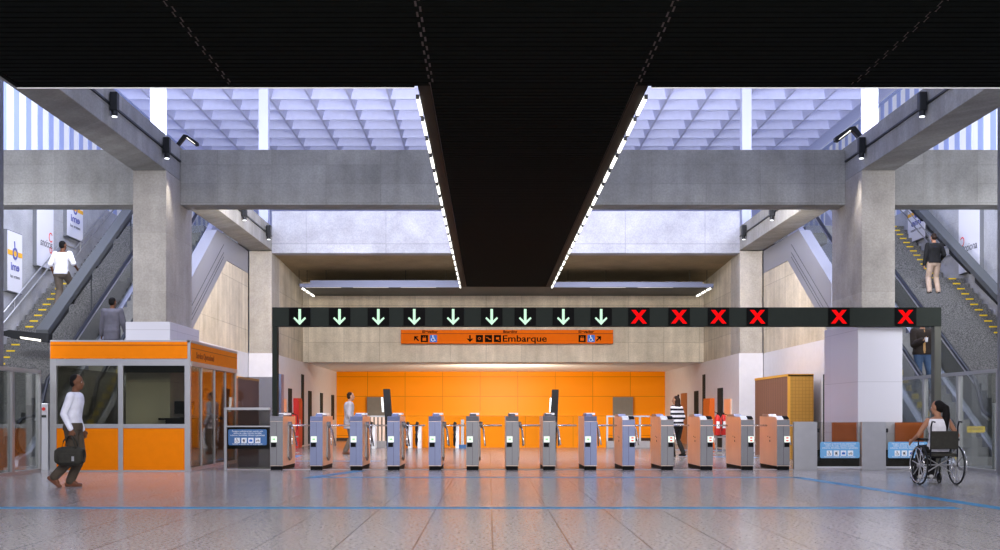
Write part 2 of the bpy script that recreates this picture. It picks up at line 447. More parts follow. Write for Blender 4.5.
def seg2(x0, z0, x1, z1, w):
    d = Vector((x1-x0, z1-z0)); L = d.length; d /= L; n = Vector((-d.y, d.x))*w/2
    return [(x0-n.x,z0-n.y),(x1-n.x,z1-n.y),(x1+n.x,z1+n.y),(x0+n.x,z0+n.y)]
def icon_wheelchair(cx, cz, s):
    P = [circ(cx-.08*s, cz+.36*s, .09*s, 12), seg2(cx-.08*s, cz+.27*s, cx-.05*s, cz-.02*s, .1*s),
         seg2(cx-.08*s, cz, cx+.16*s, cz, .08*s), seg2(cx+.14*s, cz+.02*s, cx+.24*s, cz-.28*s, .08*s),
         seg2(cx-.06*s, cz+.14*s, cx+.14*s, cz+.14*s, .06*s), seg2(cx+.22*s, cz-.28*s, cx+.34*s, cz-.24*s, .07*s)]
    return P + ring2(cx-.06*s, cz-.14*s, .19*s, .26*s, PI*.75, PI*2.05)
def icon_stroller(cx, cz, s):
    return [circ(cx-.02*s, cz+.02*s, .26*s, 12, PI*.5, PI*2.0) , seg2(cx-.1*s, cz-.02*s, cx+.3*s, cz+.32*s, .07*s), circ(cx-.14*s, cz-.3*s, .08*s, 10), circ(cx+.14*s, cz-.3*s, .08*s, 10)]
def icon_case(cx, cz, s):
    return [rect(cx-.32*s, cx+.32*s, cz-.24*s, cz+.14*s), seg2(cx-.12*s, cz+.22*s, cx+.12*s, cz+.22*s, .06*s), rect(cx-.14*s, cx-.08*s, cz+.1*s, cz+.24*s), rect(cx+.08*s, cx+.14*s, cz+.1*s, cz+.24*s)]
def icon_bike(cx, cz, s):
    return ring2(cx-.22*s, cz-.12*s, .11*s, .17*s, n=12) + ring2(cx+.22*s, cz-.12*s, .11*s, .17*s, n=12) + [seg2(cx-.22*s, cz-.12*s, cx-.06*s, cz+.14*s, .05*s), seg2(cx-.06*s, cz+.12*s, cx+.16*s, cz+.12*s, .05*s), seg2(cx+.22*s, cz-.12*s, cx+.12*s, cz+.26*s, .05*s), seg2(cx, cz-.12*s, cx+.14*s, cz+.12*s, .05*s), seg2(cx-.22*s, cz-.12*s, cx, cz-.12*s, .05*s)]
def icon_arrow(cx, cz, s, ang):
    """arrow pointing at ang"""
    P = [seg2(-.42, 0, .32, 0, .15), seg2(.38, 0, .02, .34, .15), seg2(.38, 0, .02, -.34, .15)]
    c, n = math.cos(ang), math.sin(ang)
    P = [seg2(-.48, 0, .34, 0, .2), [(.5, 0), (.0, .46), (.0, .22), (.2, 0)], [(.5, 0), (.0, -.46), (.0, -.22), (.2, 0)]]
    return [[(cx+s*(x*c-z*n), cz+s*(x*n+z*c)) for x, z in p] for p in P]

# ================================================================== SETTING
XL, XR = -6.54, 7.55           # inner faces of the two column rows
CW = .68
XLo, XRo = XL-CW, XR+CW
DC1, DC2, DH, DB = 23.1, 34.3, 40.1, 48.9
SOF = 2.96                     # recess soffit height
ZL, ZLT = 6.06, 6.78           # long beams
WL, WR = -11.75, 12.85         # outer walls of the escalator bays
CZ = 5.29                      # black ceiling
struct('floor', MB().box(-16, 17, -6, 62, -.2, 0), 'floor')

# --- columns
def column(x0, x1, d0, d1, z1, name='trim_1'):
    return struct(name, MB().box(x0, x1, d0, d1, 0, z1), 'column', bevel=.015)
column(XLo, XL, DC1, 25.1, ZL, 'trim_1'); column(XR, XRo, DC1, 25.1, ZL, 'trim_2')
column(XLo, XL, DC2, 35.6, ZL-.02, 'trim_3'); column(XR, XRo, DC2, 35.6, ZL-.02, 'trim_4')
for i, (a, b) in enumerate(((XLo-.11, XL+.11), (XR-.11, XRo+.11))):
    struct('trim_%d' % (5+i), MB().box(a, b, DC1-.11, 25.3, 0, 2.98), 'white', bevel=.01)
# --- long beams
struct('trim_7', MB().box(XLo, XL, 6, 36, ZL, ZLT), 'beam', bevel=.01)
struct('trim_8', MB().box(XR, XRo, 6, 36, ZL, ZLT), 'beam', bevel=.01)
# --- cross beam over the columns
for i, (a, b) in enumerate(((-13, XLo), (XL, XR), (XRo, 14))):
    struct('trim_%d' % (9+i), MB().box(a, b, 24.15, 24.72, 5.55, 6.72), 'beam', bevel=.01)
# --- rear cross beam, pale
struct('trim_12', MB().box(XL+.002, XR-.002, DC2, DC2+.5, 5.97, 7.24), 'beam2', bevel=.01)
# --- sloping soffit behind it
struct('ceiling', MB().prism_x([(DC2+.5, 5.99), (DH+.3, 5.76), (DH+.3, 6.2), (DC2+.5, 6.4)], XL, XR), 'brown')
# --- header wall over the recess
struct('wall_header', MB().box(XL-.3, XR+.3, DH, DH+.35, SOF, 6.0), 'wallc')
# --- side walls, upper concrete and lower white paint
def sidewall(sgn, xin, name, base):
    xo = xin + sgn*.3
    a, b = min(xin, xo), max(xin, xo)
    struct('wall_'+name, MB().box(a, b, 35.6, DH, SOF, 6.0), 'wallc')
    struct('wall_%s_lower' % name, MB().box(a-.004*(sgn>0), b+.004*(sgn<0), 35.6, DH, 0, SOF), 'paint')
    struct('wall_%s_recess' % name, MB().box(a, b, DH+.35, DB, 0, SOF), 'paint')
    struct('wall_%s_pier' % name, MB().box(a, b, DH, DH+.35, 0, SOF), 'paint')
sidewall(-1, XL, 'left', 0); sidewall(1, XR, 'right', 0)
for i, (a, b) in enumerate(((XLo-.01, XL+.03), (XR-.03, XRo+.01))):
    struct('trim_%d' % (13+i), MB().box(a, b, DC2-.03, 35.58, 0, SOF), 'paint')
# wall between the columns with the escalator raking above
for sgn, x, nm in ((-1, XLo-.03, 'left'), (1, XRo+.03, 'right')):
    x2 = x + sgn*.22
    a, b = min(x, x2), max(x, x2)
    struct('wall_%s_rake' % nm, MB().prism_x([(25.1, SOF), (34.3, SOF), (34.3, 5.36), (31.5, 5.36), (27.45, SOF)], a, b), 'wallc')
    struct('wall_%s_bay_lower' % nm, MB().box(a, b, 25.1, 34.3, 0, SOF), 'paint')
struct('wall_recess_soffit', MB().box(XL-.3, XR+.3, DH+.35, DB+.3, SOF, SOF+.2), 'soffit')
struct('wall_back', MB().box(XL-.3, XR+.3, DB, DB+.3, 0, SOF), 'orange_wall')
struct('baseboard_back', MB().box(XL, XR, DB-.04, DB, 0, .12), 'skirting')
# outer walls of the bays
struct('wall_far_left', MB().box(WL-.85, WL, 12, 58, 0, 7.4), 'poster_wall')
struct('wall_far_right', MB().box(WR, WR+.95, 12, 58, 0, 7.4), 'poster_wall')
struct('wall_rear', MB().box(-13.5, 14.6, 58, 58.3, 0, 12.6), 'roof')
# upper concourse slab beyond the stairs
for nm, a, b in (('left', WL, XLo-.25), ('right', XRo+.25, WR)):
    struct('trim_slab_%s' % nm if False else ('trim_15' if nm == 'left' else 'trim_16'), MB().box(a, b, 37.2, 58, 6.7, 7.05), 'beam')
# tall grey posts at the frame edges
struct('trim_17', MB().box(-9.15, wx(3.6, 20.7), 20.4, 20.7, 0, 8), 'poster_edge')
struct('trim_18', MB().box(wx(997.4, 20.7), 9.6, 20.4, 20.7, 0, 8), 'poster_edge')

# --- striped glazed upper walls
def striped_wall(x, sgn, name):
    a, b = (x-.12, x) if sgn < 0 else (x, x+.12)
    w = struct(name, MB().box(a, b, 14, 58, 7.4, 12.1), 'pane_white')
    f = MB(); d = 14.2
    while d < 57.5:
        x0, x1 = (x, x+.02) if sgn < 0 else (x-.02, x)
        f.box(x0, x1, d, d+.34, 7.42, 12.05); d += .80
        
    f.box(*((x, x+.13) if sgn < 0 else (x-.13, x)), 14, 58, 11.97, 12.02)
    obj('mullion', f, 'fin', w)
striped_wall(-12.6, -1, 'window_1'); striped_wall(13.8, 1, 'window_2')

# --- waffle roof
def waffle():
    mb = MB(); top = MB(); P = 1.37; rib = .03; z0, z1 = 12.0, 12.78
    xs = [-4.8+P*k for k in range(-6, 14)]; ys = [38+P*k for k in range(-13, 15)]
    for i in range(len(xs)-1):
        for j in range(len(ys)-1):
            x0, x1, y0, y1 = xs[i], xs[i+1], ys[j], ys[j+1]
            t = .27
            o = [(x0,y0,z0),(x1,y0,z0),(x1,y1,z0),(x0,y1,z0)]
            a = [(x0+rib,y0+rib,z0),(x1-rib,y0+rib,z0),(x1-rib,y1-rib,z0),(x0+rib,y1-rib,z0)]
            c = [(x0+t,y0+t,z1),(x1-t,y0+t,z1),(x1-t,y1-t,z1),(x0+t,y1-t,z1)]
            mb.add(o+a+c, [(0,4,5,1),(1,5,6,2),(2,6,7,3),(3,7,4,0),(4,8,9,5),(5,9,10,6),(6,10,11,7),(7,11,8,4)])
            top.add(c, [(0,3,2,1)])
    r = struct('ceiling_waffle', mb, 'roof')
    o = obj('coffer_glow', top, 'coffer_glow', r); o['kind'] = 'stuff'
    struct('ceiling_roof_deck', MB().box(-13.5, 14.6, 12, 59, 12.82, 13.0), 'roof')
waffle()
for i, (px, D) in enumerate(((158.5, 26.8), (869.5, 26.8), (264.3, 36.6), (745.8, 36.6))):
    xc = wx(px, D); struct('trim_%d' % (19+i), MB().box(xc-.15, xc+.15, D-.15, D+.15, 6.0, 12.0), 'post')

# --- black slatted ceiling (front panel and central channel)
CX0, CX1 = -.75, 1.87
FE = 14.5
def slats(name, x0, x1, d0, d1, breaks=(), pitch=.157, mat='slat'):
    mb = MB(); bk = MB()
    d = d0; k = 0
    while d < d1 - .05:
        cuts = [x0]
        for (bx, sk) in breaks: cuts.append(bx + sk*((d - d0)) + .04*(k % 2))
        cuts.append(x1)
        for a, b in zip(cuts[:-1], cuts[1:]):
            mb.box(a+.012, b-.012, d, d+pitch*.80, CZ, CZ+.012)
        d += pitch; k += 1
    o = struct(name, mb, mat)
    bk.box(x0, x1, d0, d1, CZ+.014, CZ+.2)
    obj('backing', bk, 'slat_gap', o)
    return o
slats('ceiling_slats_front', -5.97, 7.2, 5.6, FE, [(-3.3, 0.), (CX0, 0), (CX1, 0), (4.6, 0.)])
slats('ceiling_slats_channel', CX0, CX1, FE, 37.3)
# front ceiling border and rim
struct('trim_23', MB().box(-6.03, CX0-.2, FE, FE+.05, CZ-.01, CZ+.3).box(CX1+.2, 7.26, FE, FE+.05, CZ-.01, CZ+.3).box(-6.03, -5.97, 5.6, FE, CZ-.01, CZ+.3).box(7.2, 7.26, 5.6, FE, CZ-.01, CZ+.3), 'slat')
struct('trim_24', MB().box(-6.03, CX0-.2, FE+.05, FE+.075, CZ-.018, CZ-.008).box(CX1+.2, 7.26, FE+.05, FE+.075, CZ-.018, CZ-.008), 'rim_glow')
# brown edge fascias of the channel
struct('trim_25', MB().box(CX0-.16, CX0, FE, 37.3, CZ+.0, CZ+.32), 'fascia')
struct('trim_26', MB().box(CX1, CX1+.16, FE, 37.3, CZ+.0, CZ+.32), 'fascia')
# --- hung tray at the far end
PX0, PX1 = wx(300, 37.3), wx(713, 37.3)
tr = struct('ceiling_tray', MB().box(PX0, PX1, 37.3, DH-.02, CZ, CZ+.06), 'tray')
obj('edge_profile', MB().box(PX0, CX0-.2, 37.22, 37.3, CZ-.02, CZ+.10).box(CX1+.2, PX1, 37.22, 37.3, CZ-.02, CZ+.10), 'blue_alu', tr)
obj('upper_profile', MB().box(PX0+.3, CX0-.2, 37.5, 37.56, CZ+.11, CZ+.24).box(CX1+.2, PX1-.3, 37.5, 37.56, CZ+.11, CZ+.19), 'blue_alu', tr)
lp = MB()
x = PX0+.2
while x < PX1-1.2:
    if not (CX0-1.2 < x < CX1+.3): lp.box(x, x+1.15, 37.24, 37.30, CZ-.03, CZ-.012)
    x += 1.55
obj('front_diffuser', lp, 'soffit', tr)
for px in (299, 307, 326, 405.5, 446, 568, 606, 690, 707):
    x = wx(px, 37.6)
    tag(obj('suspension_cable', MB().tube([(x, 37.62, CZ+.06), (x, 37.62, 5.93)], .008, 6), 'black'),
        'thin black cable holding the far ceiling tray, %s' % (['nearest the left end','second from the left end','third from the left end','between left end and central channel','left beside the central channel','right beside the central channel','between central channel and right end','second from the right end','nearest the right end'][(299,307,326,405.5,446,568,606,690,707).index(px)]), 'cable', 'cables of the ceiling tray')

# --- LED tubes along the channel edges
def led(side, i, d):
    x0 = CX0-.205 if side == 'left' else CX1+.165
    t = thing('ceiling_light', '%s white LED tube from the front along the %s edge of the black central ceiling' % (ORD[i], side), 'light', (x0+.02, d, CZ), 0, 'LED tubes along the %s ceiling edge' % side)
    obj('diffuser', MB().box(-.02, .02, 0, .84, -.045, .0), 'led', t)
    obj('end_cap', MB().box(-.022, .022, -.05, -.002, -.05, .0), 'black', t); obj('end_cap', MB().box(-.022, .022, .842, .90, -.05, 0), 'black', t)
    return t
for side in ('left', 'right'):
    for i in range(20): led(side, i, 14.95+1.13*i)
for side, xx in (('left', PX0+.02), ('right', PX1-.06)):
    for i in range(3):
        t = thing('ceiling_light', '%s short LED tube from the front at the %s end of the far ceiling tray' % (ORD[i], side), 'light', (xx+.02, 37.35+i*.92, CZ), 0, 'LED tubes at the tray %s end' % side)
        obj('diffuser', MB().box(-.025, .025, 0, .78, -.045, 0), 'led', t)
        obj('end_cap', MB().box(-.026, .026, -.05, -.002, -.05, 0), 'black', t); obj('end_cap', MB().box(-.026, .026, .782, .83, -.05, 0), 'black', t)

# --- spotlights on the long beams
for side, sg, x in (('left', 1, XL), ('right', -1, XR)):
    tr_ = tag(obj('cable_track', MB().box(*sorted((x, x+sg*.035)), 12, 24.1, 6.44, 6.475).box(*sorted((x, x+sg*.035)), 24.8, 34.2, 6.44, 6.475), 'black'),
        'black cable track running along the inner face of the %s concrete beam' % side, 'cable track')
    for i, D in enumerate((19.65, 22.85, 26.5, 30.1, 33.4)):
        t = thing('spotlight', '%s black box spotlight from the front on the %s long concrete beam' % (ORD[i], side), 'spotlight', (x+sg*.085, D, 6.34), 0, 'spotlights on the %s beam' % side)
        obj('housing', MB().box(-.065, .065, -.065, .065, 0, .32), 'black', t, bevel=.012)
        obj('snout', MB().tube([(0,0,-.09),(0,0,.01)], .055, 14), 'black', t)
        obj('lens', MB().tube([(0,0,-.105),(0,0,-.092)], .045, 14), 'lens', t)
# elbow lamps on top of the beams
def elbow(x, sg, label, D, sc):
    t = thing('elbow_lamp', label, 'lamp', (x, D, ZLT)); t.scale = (sc,)*3
    w = .09
    obj('arm', MB().prism_y([(-sg*0+.0,0),(sg*.14,0),(-sg*.20,.44),(-sg*.30,.36)], -w, w), 'black', t, bevel=.01)
    obj('head', MB().prism_y([(-sg*.20,.45),(-sg*.34,.42),(-sg*.72,.16),(-sg*.72,.06),(-sg*.62,.05),(-sg*.30,.30)], -w, w), 'black', t, bevel=.01)
    obj('diffuser', MB().prism_y([(-sg*.34,.335),(-sg*.62,.11),(-sg*.635,.085),(-sg*.33,.31)], -w-.012, w+.012), 'led', t)
elbow(XR+.28, 1, 'black elbow shaped lamp standing on the right concrete beam', 23.9, .82)
elbow(XL-.06, -1, 'black elbow shaped lamp standing on the left concrete beam', 24.2, .6)

# ================================================================== STAIRS AND ESCALATORS
RS, TR = .165, .275           # riser, tread
def stairs(x0, x1, inner_sign, side):
    t = thing('staircase', 'speckled granite staircase with yellow step marks at the %s edge of the hall' % side, 'staircase', ((x0+x1)/2, 23, 0))
    t['kind'] = 'structure'
    bx = (x1-x0)/2
    prof = [(0, 0)]; z = 0; d = 0; marks = []
    n1 = 29
    for i in range(n1):
        prof.append((d, z+RS)); z += RS
        marks.append((d, z)); d += TR
        if i == n1-1: d += .9
        prof.append((d, z))
    for i in range(13):
        prof.append((d, z+RS)); z += RS; marks.append((d, z)); d += TR; prof.append((d, z))
    prof[-1] = (14.2, z)
    prof += [(14.2, 0)]
    mb = MB()
    # build as columns of boxes so faces stay simple
    zz = 0
    pts = marks + [(14.2, marks[-1][1])]
    for (a, za), (b, zb) in zip(pts[:-1], pts[1:]): mb.box(-bx, bx, a, b, max(0, za-1.2), za)
    mb.box(-bx, bx, 2, 14.2, 0, .3)
    obj('flight', mb, 'stair', t)
    for (a, za) in marks:
        xo = bx*inner_sign
        x_a, x_b = sorted((xo - inner_sign*.22, xo - inner_sign*.42))
        obj('step_mark', MB().box(x_a, x_b, a-.006, a+.05, za-.032, za+.004), 'yellow', t)
    return t
stairs(-11.70, -10.12, -1, 'left'); stairs(11.12, 12.80, 1, 'right')

def incl(z0): return lambda d, d0=24.0: z0
def rail_path(x, h, dstart=24.4, dend=37.0, sl=.61, d0=24.0):
    """escalator balustrade line at height h above the steps"""
    return [(x, dstart+.25, h), (x, d0+1.0, h+.05), (x, d0+1.6, h+.45), (x, d0+2.2, h+.45+.6*sl/.61*.61)] 
def escalator(xc, side):
    t = thing('escalator', 'escalator with grey metal side and black handrails in the %s bay' % side, 'escalator', (xc, 24.0, 0))
    S = .61; W = .47
    def zs(d): return max(0, S*(d-.35))
    D1 = 12.6
    # steps
    n = int(7.1/.2)
    for k in range(n):
        z = .2*(k+1); d = .35+z/S-.2/S
        st = obj('step', MB().box(-W, W, d, d+.36, z-.2, z), 'esc_step', t)
        if k < 17: obj('step_mark', MB().box(W-.16 if side == 'left' else -W, W if side == 'left' else -W+.16, d-.008, d+.05, z-.13, z+.003), 'yellow', st)
    obj('landing_plate', MB().box(-W-.12, W+.12, -.9, .34, 0, .02), 'steel', t)
    for s in (-1, 1):
        xb = s*(W+.10)
        a, b = sorted((xb-.04*s, xb+.13*s))
        obj('skirt', MB().prism_x([(-.1,.0),(.6,.0),(D1+.3,S*(D1-.35)-.55),(D1+.3,S*(D1-.35)+.25),(.62,.30),(-.05,.16)], a, b), 'skirt', t)
        # glass balustrade
        obj('balustrade', MB().prism_x([(.1,.2),(.62,.32),(D1,S*(D1-.35)+.25),(D1,S*(D1-.35)+1.02),(1.6,S*1.25+1.0),(.9,1.14),(.25,.98),(.0,.6)], xb+.01*s, xb+.022*s), 'glass', t)
        # handrail
        pts = []
        for q in range(9):
            a_ = -PI/2 + (-PI)*q/8
            pts.append((xb, .28+.36*math.cos(a_), .66+.36*math.sin(a_)))
        pts += [(xb, .9, 1.08), (xb, 1.2, 1.20), (xb, 1.6, S*1.25+1.12)]
        pts += [(xb, D1, S*(D1-.35)+1.12)]
        obj('handrail', MB().tube(pts, .05, 10, flat=.8), 'rubber', t, smooth=True)
        obj('guide_rail', MB().tube([(p[0]-s*.0, p[1], p[2]-.075) for p in pts[9:]], .035, 8), 'alu_lt', t, smooth=True)
    return t
escalator(-9.35, 'left'); escalator(10.35, 'right')

# raking metal casing of the upper part beside the columns
for side, sg, x in (('left', -1, XLo-.02), ('right', 1, XRo+.02)):
    a, b = sorted((x, x+sg*.30))
    t = thing('escalator_casing', 'broad grey metal casing raking up behind the %s front column' % side, 'casing', (0,0,0))
    obj('panel', MB().prism_x([(27.45,SOF),(31.5,5.37),(34.28,5.37),(34.28,6.03),(30.35,6.03),(27.45,4.26)], a, b), 'clad', t)
    q = MB()
    for k in (.28, .40, .62):
        xx = x-sg*.006
        q.prism_x([(27.46,2.95+k),(31.1,5.14+k-.02),(31.1,5.14+k),(27.46,2.97+k)], *sorted((xx, x+sg*.01)))
    obj('groove', q, 'rail_dark', t)

# wall handrails (two thin pipes) with brackets
def wall_rail(side, x, sg):
    t = thing('wall_handrail', 'thin double pipe handrail on the poster wall of the %s staircase' % side, 'handrail', (x, 23, 0))
    for h in (.95, .70):
        obj('pipe', MB().tube([(sg*.0, .2, .3+h-.2), (0, 8.05, .6*8.05+h+.0), (0, 9.1, .6*8.05+h), (0, 14, .6*12.9+h)], .022, 8), 'alu', t, smooth=True)
    br = MB()
    for d in (1, 3, 5, 7, 9.5, 11.5): 
        zz = .6*min(d, 8.05) if d < 9.1 else .6*(d-1.05)
        br.tube([(0, d, zz+.70), (0, d, zz+.95)], .012, 6); br.tube([(0, d, zz+.80), (-sg*.09, d, zz+.80)], .012, 6)
    obj('bracket', br, 'alu', t)
wall_rail('left', WL+.10, 1); wall_rail('right', WR-.10, -1)

# heavy raking luminaire rails
def rake_rail(side, x, d0, z0, d1, z1, lamp):
    t = thing('luminaire_rail', 'thick dark grey raking rail with stepped lamp boxes above the %s staircase' % side, 'rail', (x, 0, 0))
    w = .14
    obj('housing', MB().prism_x([(d0, z0), (d1, z1), (d1, z1+.17), (d0, z0+.17)], -w, w), 'rail_dark', t, bevel=.01)
    L = 1.6; n = int((d1-d0)/L); s = (z1-z0)/(d1-d0)
    for k in range(n):
        a = d0+.1+k*L; b = a+L*.78
        obj('lamp_box', MB().prism_x([(a, z0+s*(a-d0)-.02), (b, z0+s*(b-d0)-.02), (b, z0+s*(b-d0)-.15), (a, z0+s*(a-d0)-.10)], -w*.8, w*.8), 'black', t)
    for a in (d0+3.2, d0+6.4):
        if lamp: obj('post', MB().tube([(0, a, .6*(a-23) if a < 31 else .6*(a-24)), (0, a, z0+s*(a-d0))], .02, 8), 'rail_dark', t)
        else: obj('bracket', MB().tube([(0, a, z0+s*(a-d0)), (WR-x, a, z0+s*(a-d0)-.1)], .02, 8), 'rail_dark', t)
    if lamp:
        hd = obj('lamp_head', MB().prism_y([(x_, z0+.06+z_) for x_, z_ in [(-.86,-.02),(-.60,-.10),(.18,-.19),(.2,.02),(-.1,.04),(-.7,.10),(-.86,.06)]], d0-.12, d0+.12), 'black', t, bevel=.01)
        obj('diffuser', MB().prism_y([(x_, z0+.06+z_) for x_, z_ in [(-.45,-.055),(-.42,-.10),(.02,-.165),(.02,-.12)]], d0-.135, d0-.115), 'led', hd)
    return t
rake_rail('left', wx(42, 25.8), 25.8, 2.86, 36.5, 2.86+10.7*.63, True)
rake_rail('right', 12.36, 24.2, 1.92, 36.5, 1.92+12.3*.58+.1, False)

# ================================================================== POSTERS
def poster(side, d0, d1, z0, z1, label, kind):
    sg = 1 if side == 'left' else -1
    x = WL if side == 'left' else WR
    t = thing('poster', label, 'poster', (x, (d0+d1)/2, z0))
    w = (d1-d0)/2; h = z1-z0
    a, b = sorted((sg*.002, sg*.10))
    obj('frame', MB().box(a, b, -w, w, 0, h), 'poster_edge', t)
    a, b = sorted((sg*.10, sg*.108))
    obj('sheet', MB().box(a, b, -w+.02, w-.02, .02, h-.02), 'poster', t)
    X = sg*.112
    rot = (PI/2, 0, PI/2) if side == 'left' else (PI/2, 0, -PI/2)
    def flat(nm, polys, mat, off=0):
        mb = MB()
        for p in polys: mb.prism_x([(y, z) for y, z in p], *sorted((X-sg*.003, X+sg*(.002+off))))
        return obj(nm, mb, mat, t)
    if kind == 'word':
        m = side == 'left'
        text('lettering', 'acciona', .30, 'ink_grey', t, (X, .06 if m else -.05, .66), rot, width=w*1.4, bold=.0, mirror=m)
        y = .36*(1 if m else 1)
        flat('red_emblem', ring2(w*.62, .86, .10, .13, PI*.2, PI*1.8) + ring2(w*.62, .52, .06, .085), 'poster_red')
    else:
        flat('orange_band', [rect(-w+.02, w-.02, h*.60, h*.68)], 'poster_orange')
        flat('dark_ring', ring2(0, h*.64, .09, .15) + [seg2(-.02, h*.64+.15, -.04, h*.64+.30, .05)], 'poster_blue', .004)
        text('lettering', 'emi', .27, 'poster_blue', t, (X, 0, h*.42), rot, width=w*1.1, mirror=side == 'left', bold=.006)
        text('small_lettering', 'metro sul', .12, 'ink_grey', t, (X, 0, h*.26), rot, width=w*1.2, mirror=side == 'left')
poster('left', 27.55, 28.45, 4.10, 5.60, 'white poster with orange band and dark ring, lowest on the left bay wall', 'ring')
poster('left', 29.35, 30.5, 4.95, 6.95, 'tall white poster with small black lettering and red mark on the left bay wall', 'word')
poster('left', 31.45, 32.7, 6.05, 7.35, 'white poster with purple lettering high on the left bay wall, cut by the beam', 'ring')
poster('right', 29.6, 30.95, 4.90, 6.95, 'tall white poster with small black lettering and red mark on the right bay wall', 'word')
poster('right', 33.3, 34.7, 6.30, 7.6, 'white poster with purple lettering high on the right bay wall, behind the raking rail', 'ring')

# ================================================================== SIGN AND GANTRY
def overhead_sign():
    D = 39.9; x0, x1 = wx(401, D), wx(613, D); z0, z1 = wz(343.6, D), wz(330, D)
    t = thing('hanging_sign', 'long orange direction sign reading Embarque on the pale concrete header', 'sign', ((x0+x1)/2, D, z0))
    w = (x1-x0)/2; h = z1-z0
    obj('board', MB().box(-w, w, -.06, .18, 0, h), 'sign_orange', t)
    Y = -.062; zl = h*.72
    obj('line', MB().box(-w, w, -.066, -.06, zl-.006, zl+.01), 'ink_brown', t)
    def X(px): return (px-507)*D/F
    S = D/F
    zc = h*.36
    def ic(nm, polys, mat, y=-.063):
        o = obj(nm, shape(polys), mat, t); o.location = (0, y, 0); return o
    s = 7.2*S
    ic('arrow', icon_arrow(X(416.5), zc, s*.95, PI*.75), 'ink')
    ic('arrow', icon_arrow(X(470), zc, s*1.0, -PI/2), 'ink')
    ic('arrow', icon_arrow(X(598.5), zc, s*.95, PI*.25), 'ink')
    for nm, px in (('elevator_icon', 424.5), ('escalator_icon', 479.5), ('stairs_icon', 488.5), ('train_icon', 497.5), ('elevator_icon', 582)):
        cx = X(px)
        q = ic(nm, [rect(cx-s*.5, cx+s*.5, zc-s*.5, zc+s*.5)], 'ink')
        if nm == 'elevator_icon': P = [rect(cx-s*.25, cx+s*.25, zc-s*.3, zc+s*.1), circ(cx-s*.12, zc+s*.22, s*.06, 8), circ(cx+s*.12, zc+s*.22, s*.06, 8)]
        elif nm == 'escalator_icon': P = ring2(cx, zc, s*.14, s*.2, n=12)
        elif nm == 'stairs_icon': P = [seg2(cx-s*.35, zc+s*.15, cx-s*.1, zc+s*.15, s*.1), seg2(cx-s*.12, zc+s*.15, cx+s*.12, zc-s*.1, s*.12), seg2(cx+s*.1, zc-s*.1, cx+s*.35, zc-s*.1, s*.1)]
        else: P = [rect(cx-s*.2, cx+s*.22, zc-s*.12, zc+s*.2), seg2(cx+s*.1, zc-s*.2, cx+s*.3, zc-s*.25, s*.07)]
        o = obj('icon_mark', shape(P), 'sign_orange', q); o.location = (0, -.005, 0)
    for px in (433.5, 591):
        cx = X(px)
        q = ic('wheelchair_icon', [rect(cx-s*.5, cx+s*.5, zc-s*.5, zc+s*.5)], 'icon_blue')
        o = obj('icon_mark', shape(icon_wheelchair(cx, zc, s)), 'white_ink', q); o.location = (0, -.005, 0)
    text('lettering', 'Embarque', 9.0*S, 'ink', t, (X(524.5), Y, zc-.01), width=44*S, bold=.005)
    text('lettering', 'Elevador', 3.6*S, 'ink', t, (X(430), Y, h*.86), width=15.5*S, bold=.004)
    text('lettering', 'Boarding', 3.6*S, 'ink', t, (X(510), Y, h*.86), width=14*S, bold=.004)
    text('lettering', 'Elevador', 3.6*S, 'ink', t, (X(586), Y, h*.86), width=15.5*S, bold=.004)
overhead_sign()

GD = 22.8; S0 = GD/F
def gantry():
    x0, x1 = wx(272, GD), wx(941.5, GD); z0, z1 = wz(326.3, GD), wz(307.3, GD)
    t = thing('signal_gantry', 'long dark overhead gantry frame standing over the row of turnstiles', 'gantry', (0, GD, 0))
    obj('crossbeam', MB().box(x0, x1, 0, .22, z0, z1), 'gantry', t, bevel=.008)
    obj('post', MB().box(x0, wx(277, GD), .02, .2, 1.077, z0), 'gantry', t)
    obj('post', MB().box(wx(935, GD), x1, .02, .2, 0, z0), 'gantry_post', t)
    lb = ['%s', ]
    arr = [299.8, 339.6, 378.4, 414.3, 453.2, 491.7, 525.2, 563.3, 601.1]
    cro = [638.8, 679, 718.3, 757.2, 838.8, 905.4]
    h = (z1-z0)
    def panel(px, label, kind):
        p = thing('lane_signal', label, 'signal', (wx(px, GD), GD, z0), 0, 'green arrow lane signals' if kind else 'red cross lane signals')
        obj('screen', MB().box(-.215, .215, -.012, .0, .01, h-.012), 'screen', p)
        c = h*.50
        if kind:
            P = [rect(-.026, .026, c-.13, c+.155), [(0, c-.165), (.125, c-.035), (.105, c-.005), (0, c-.10)], [(0, c-.165), (-.125, c-.035), (-.105, c-.005), (0, c-.10)]]
            o = obj('arrow', shape(P), 'green', p)
        else:
            P = [seg2(-.12, c-.125, .12, c+.125, .10), seg2(-.12, c+.125, .12, c-.125, .10)]
            P = [[(-.16,c-.135),(-.075,c-.135),(.15,c+.135),(.06,c+.135)], [(.16,c-.135),(.075,c-.135),(-.15,c+.135),(-.06,c+.135)]]
            o = obj('cross', shape(P), 'red', p)
        o.location = (0, -.013, 0)
    for i, px in enumerate(arr):
        panel(px, '%s lit green down arrow from the left on the overhead gantry' % ORD[i].capitalize() if False else '%s green down arrow signal from the left on the dark gantry' % ORD[i], True)
    for i, px in enumerate(cro):
        panel(px, '%s red cross signal from the left on the dark gantry' % ORD[i], False)
gantry()

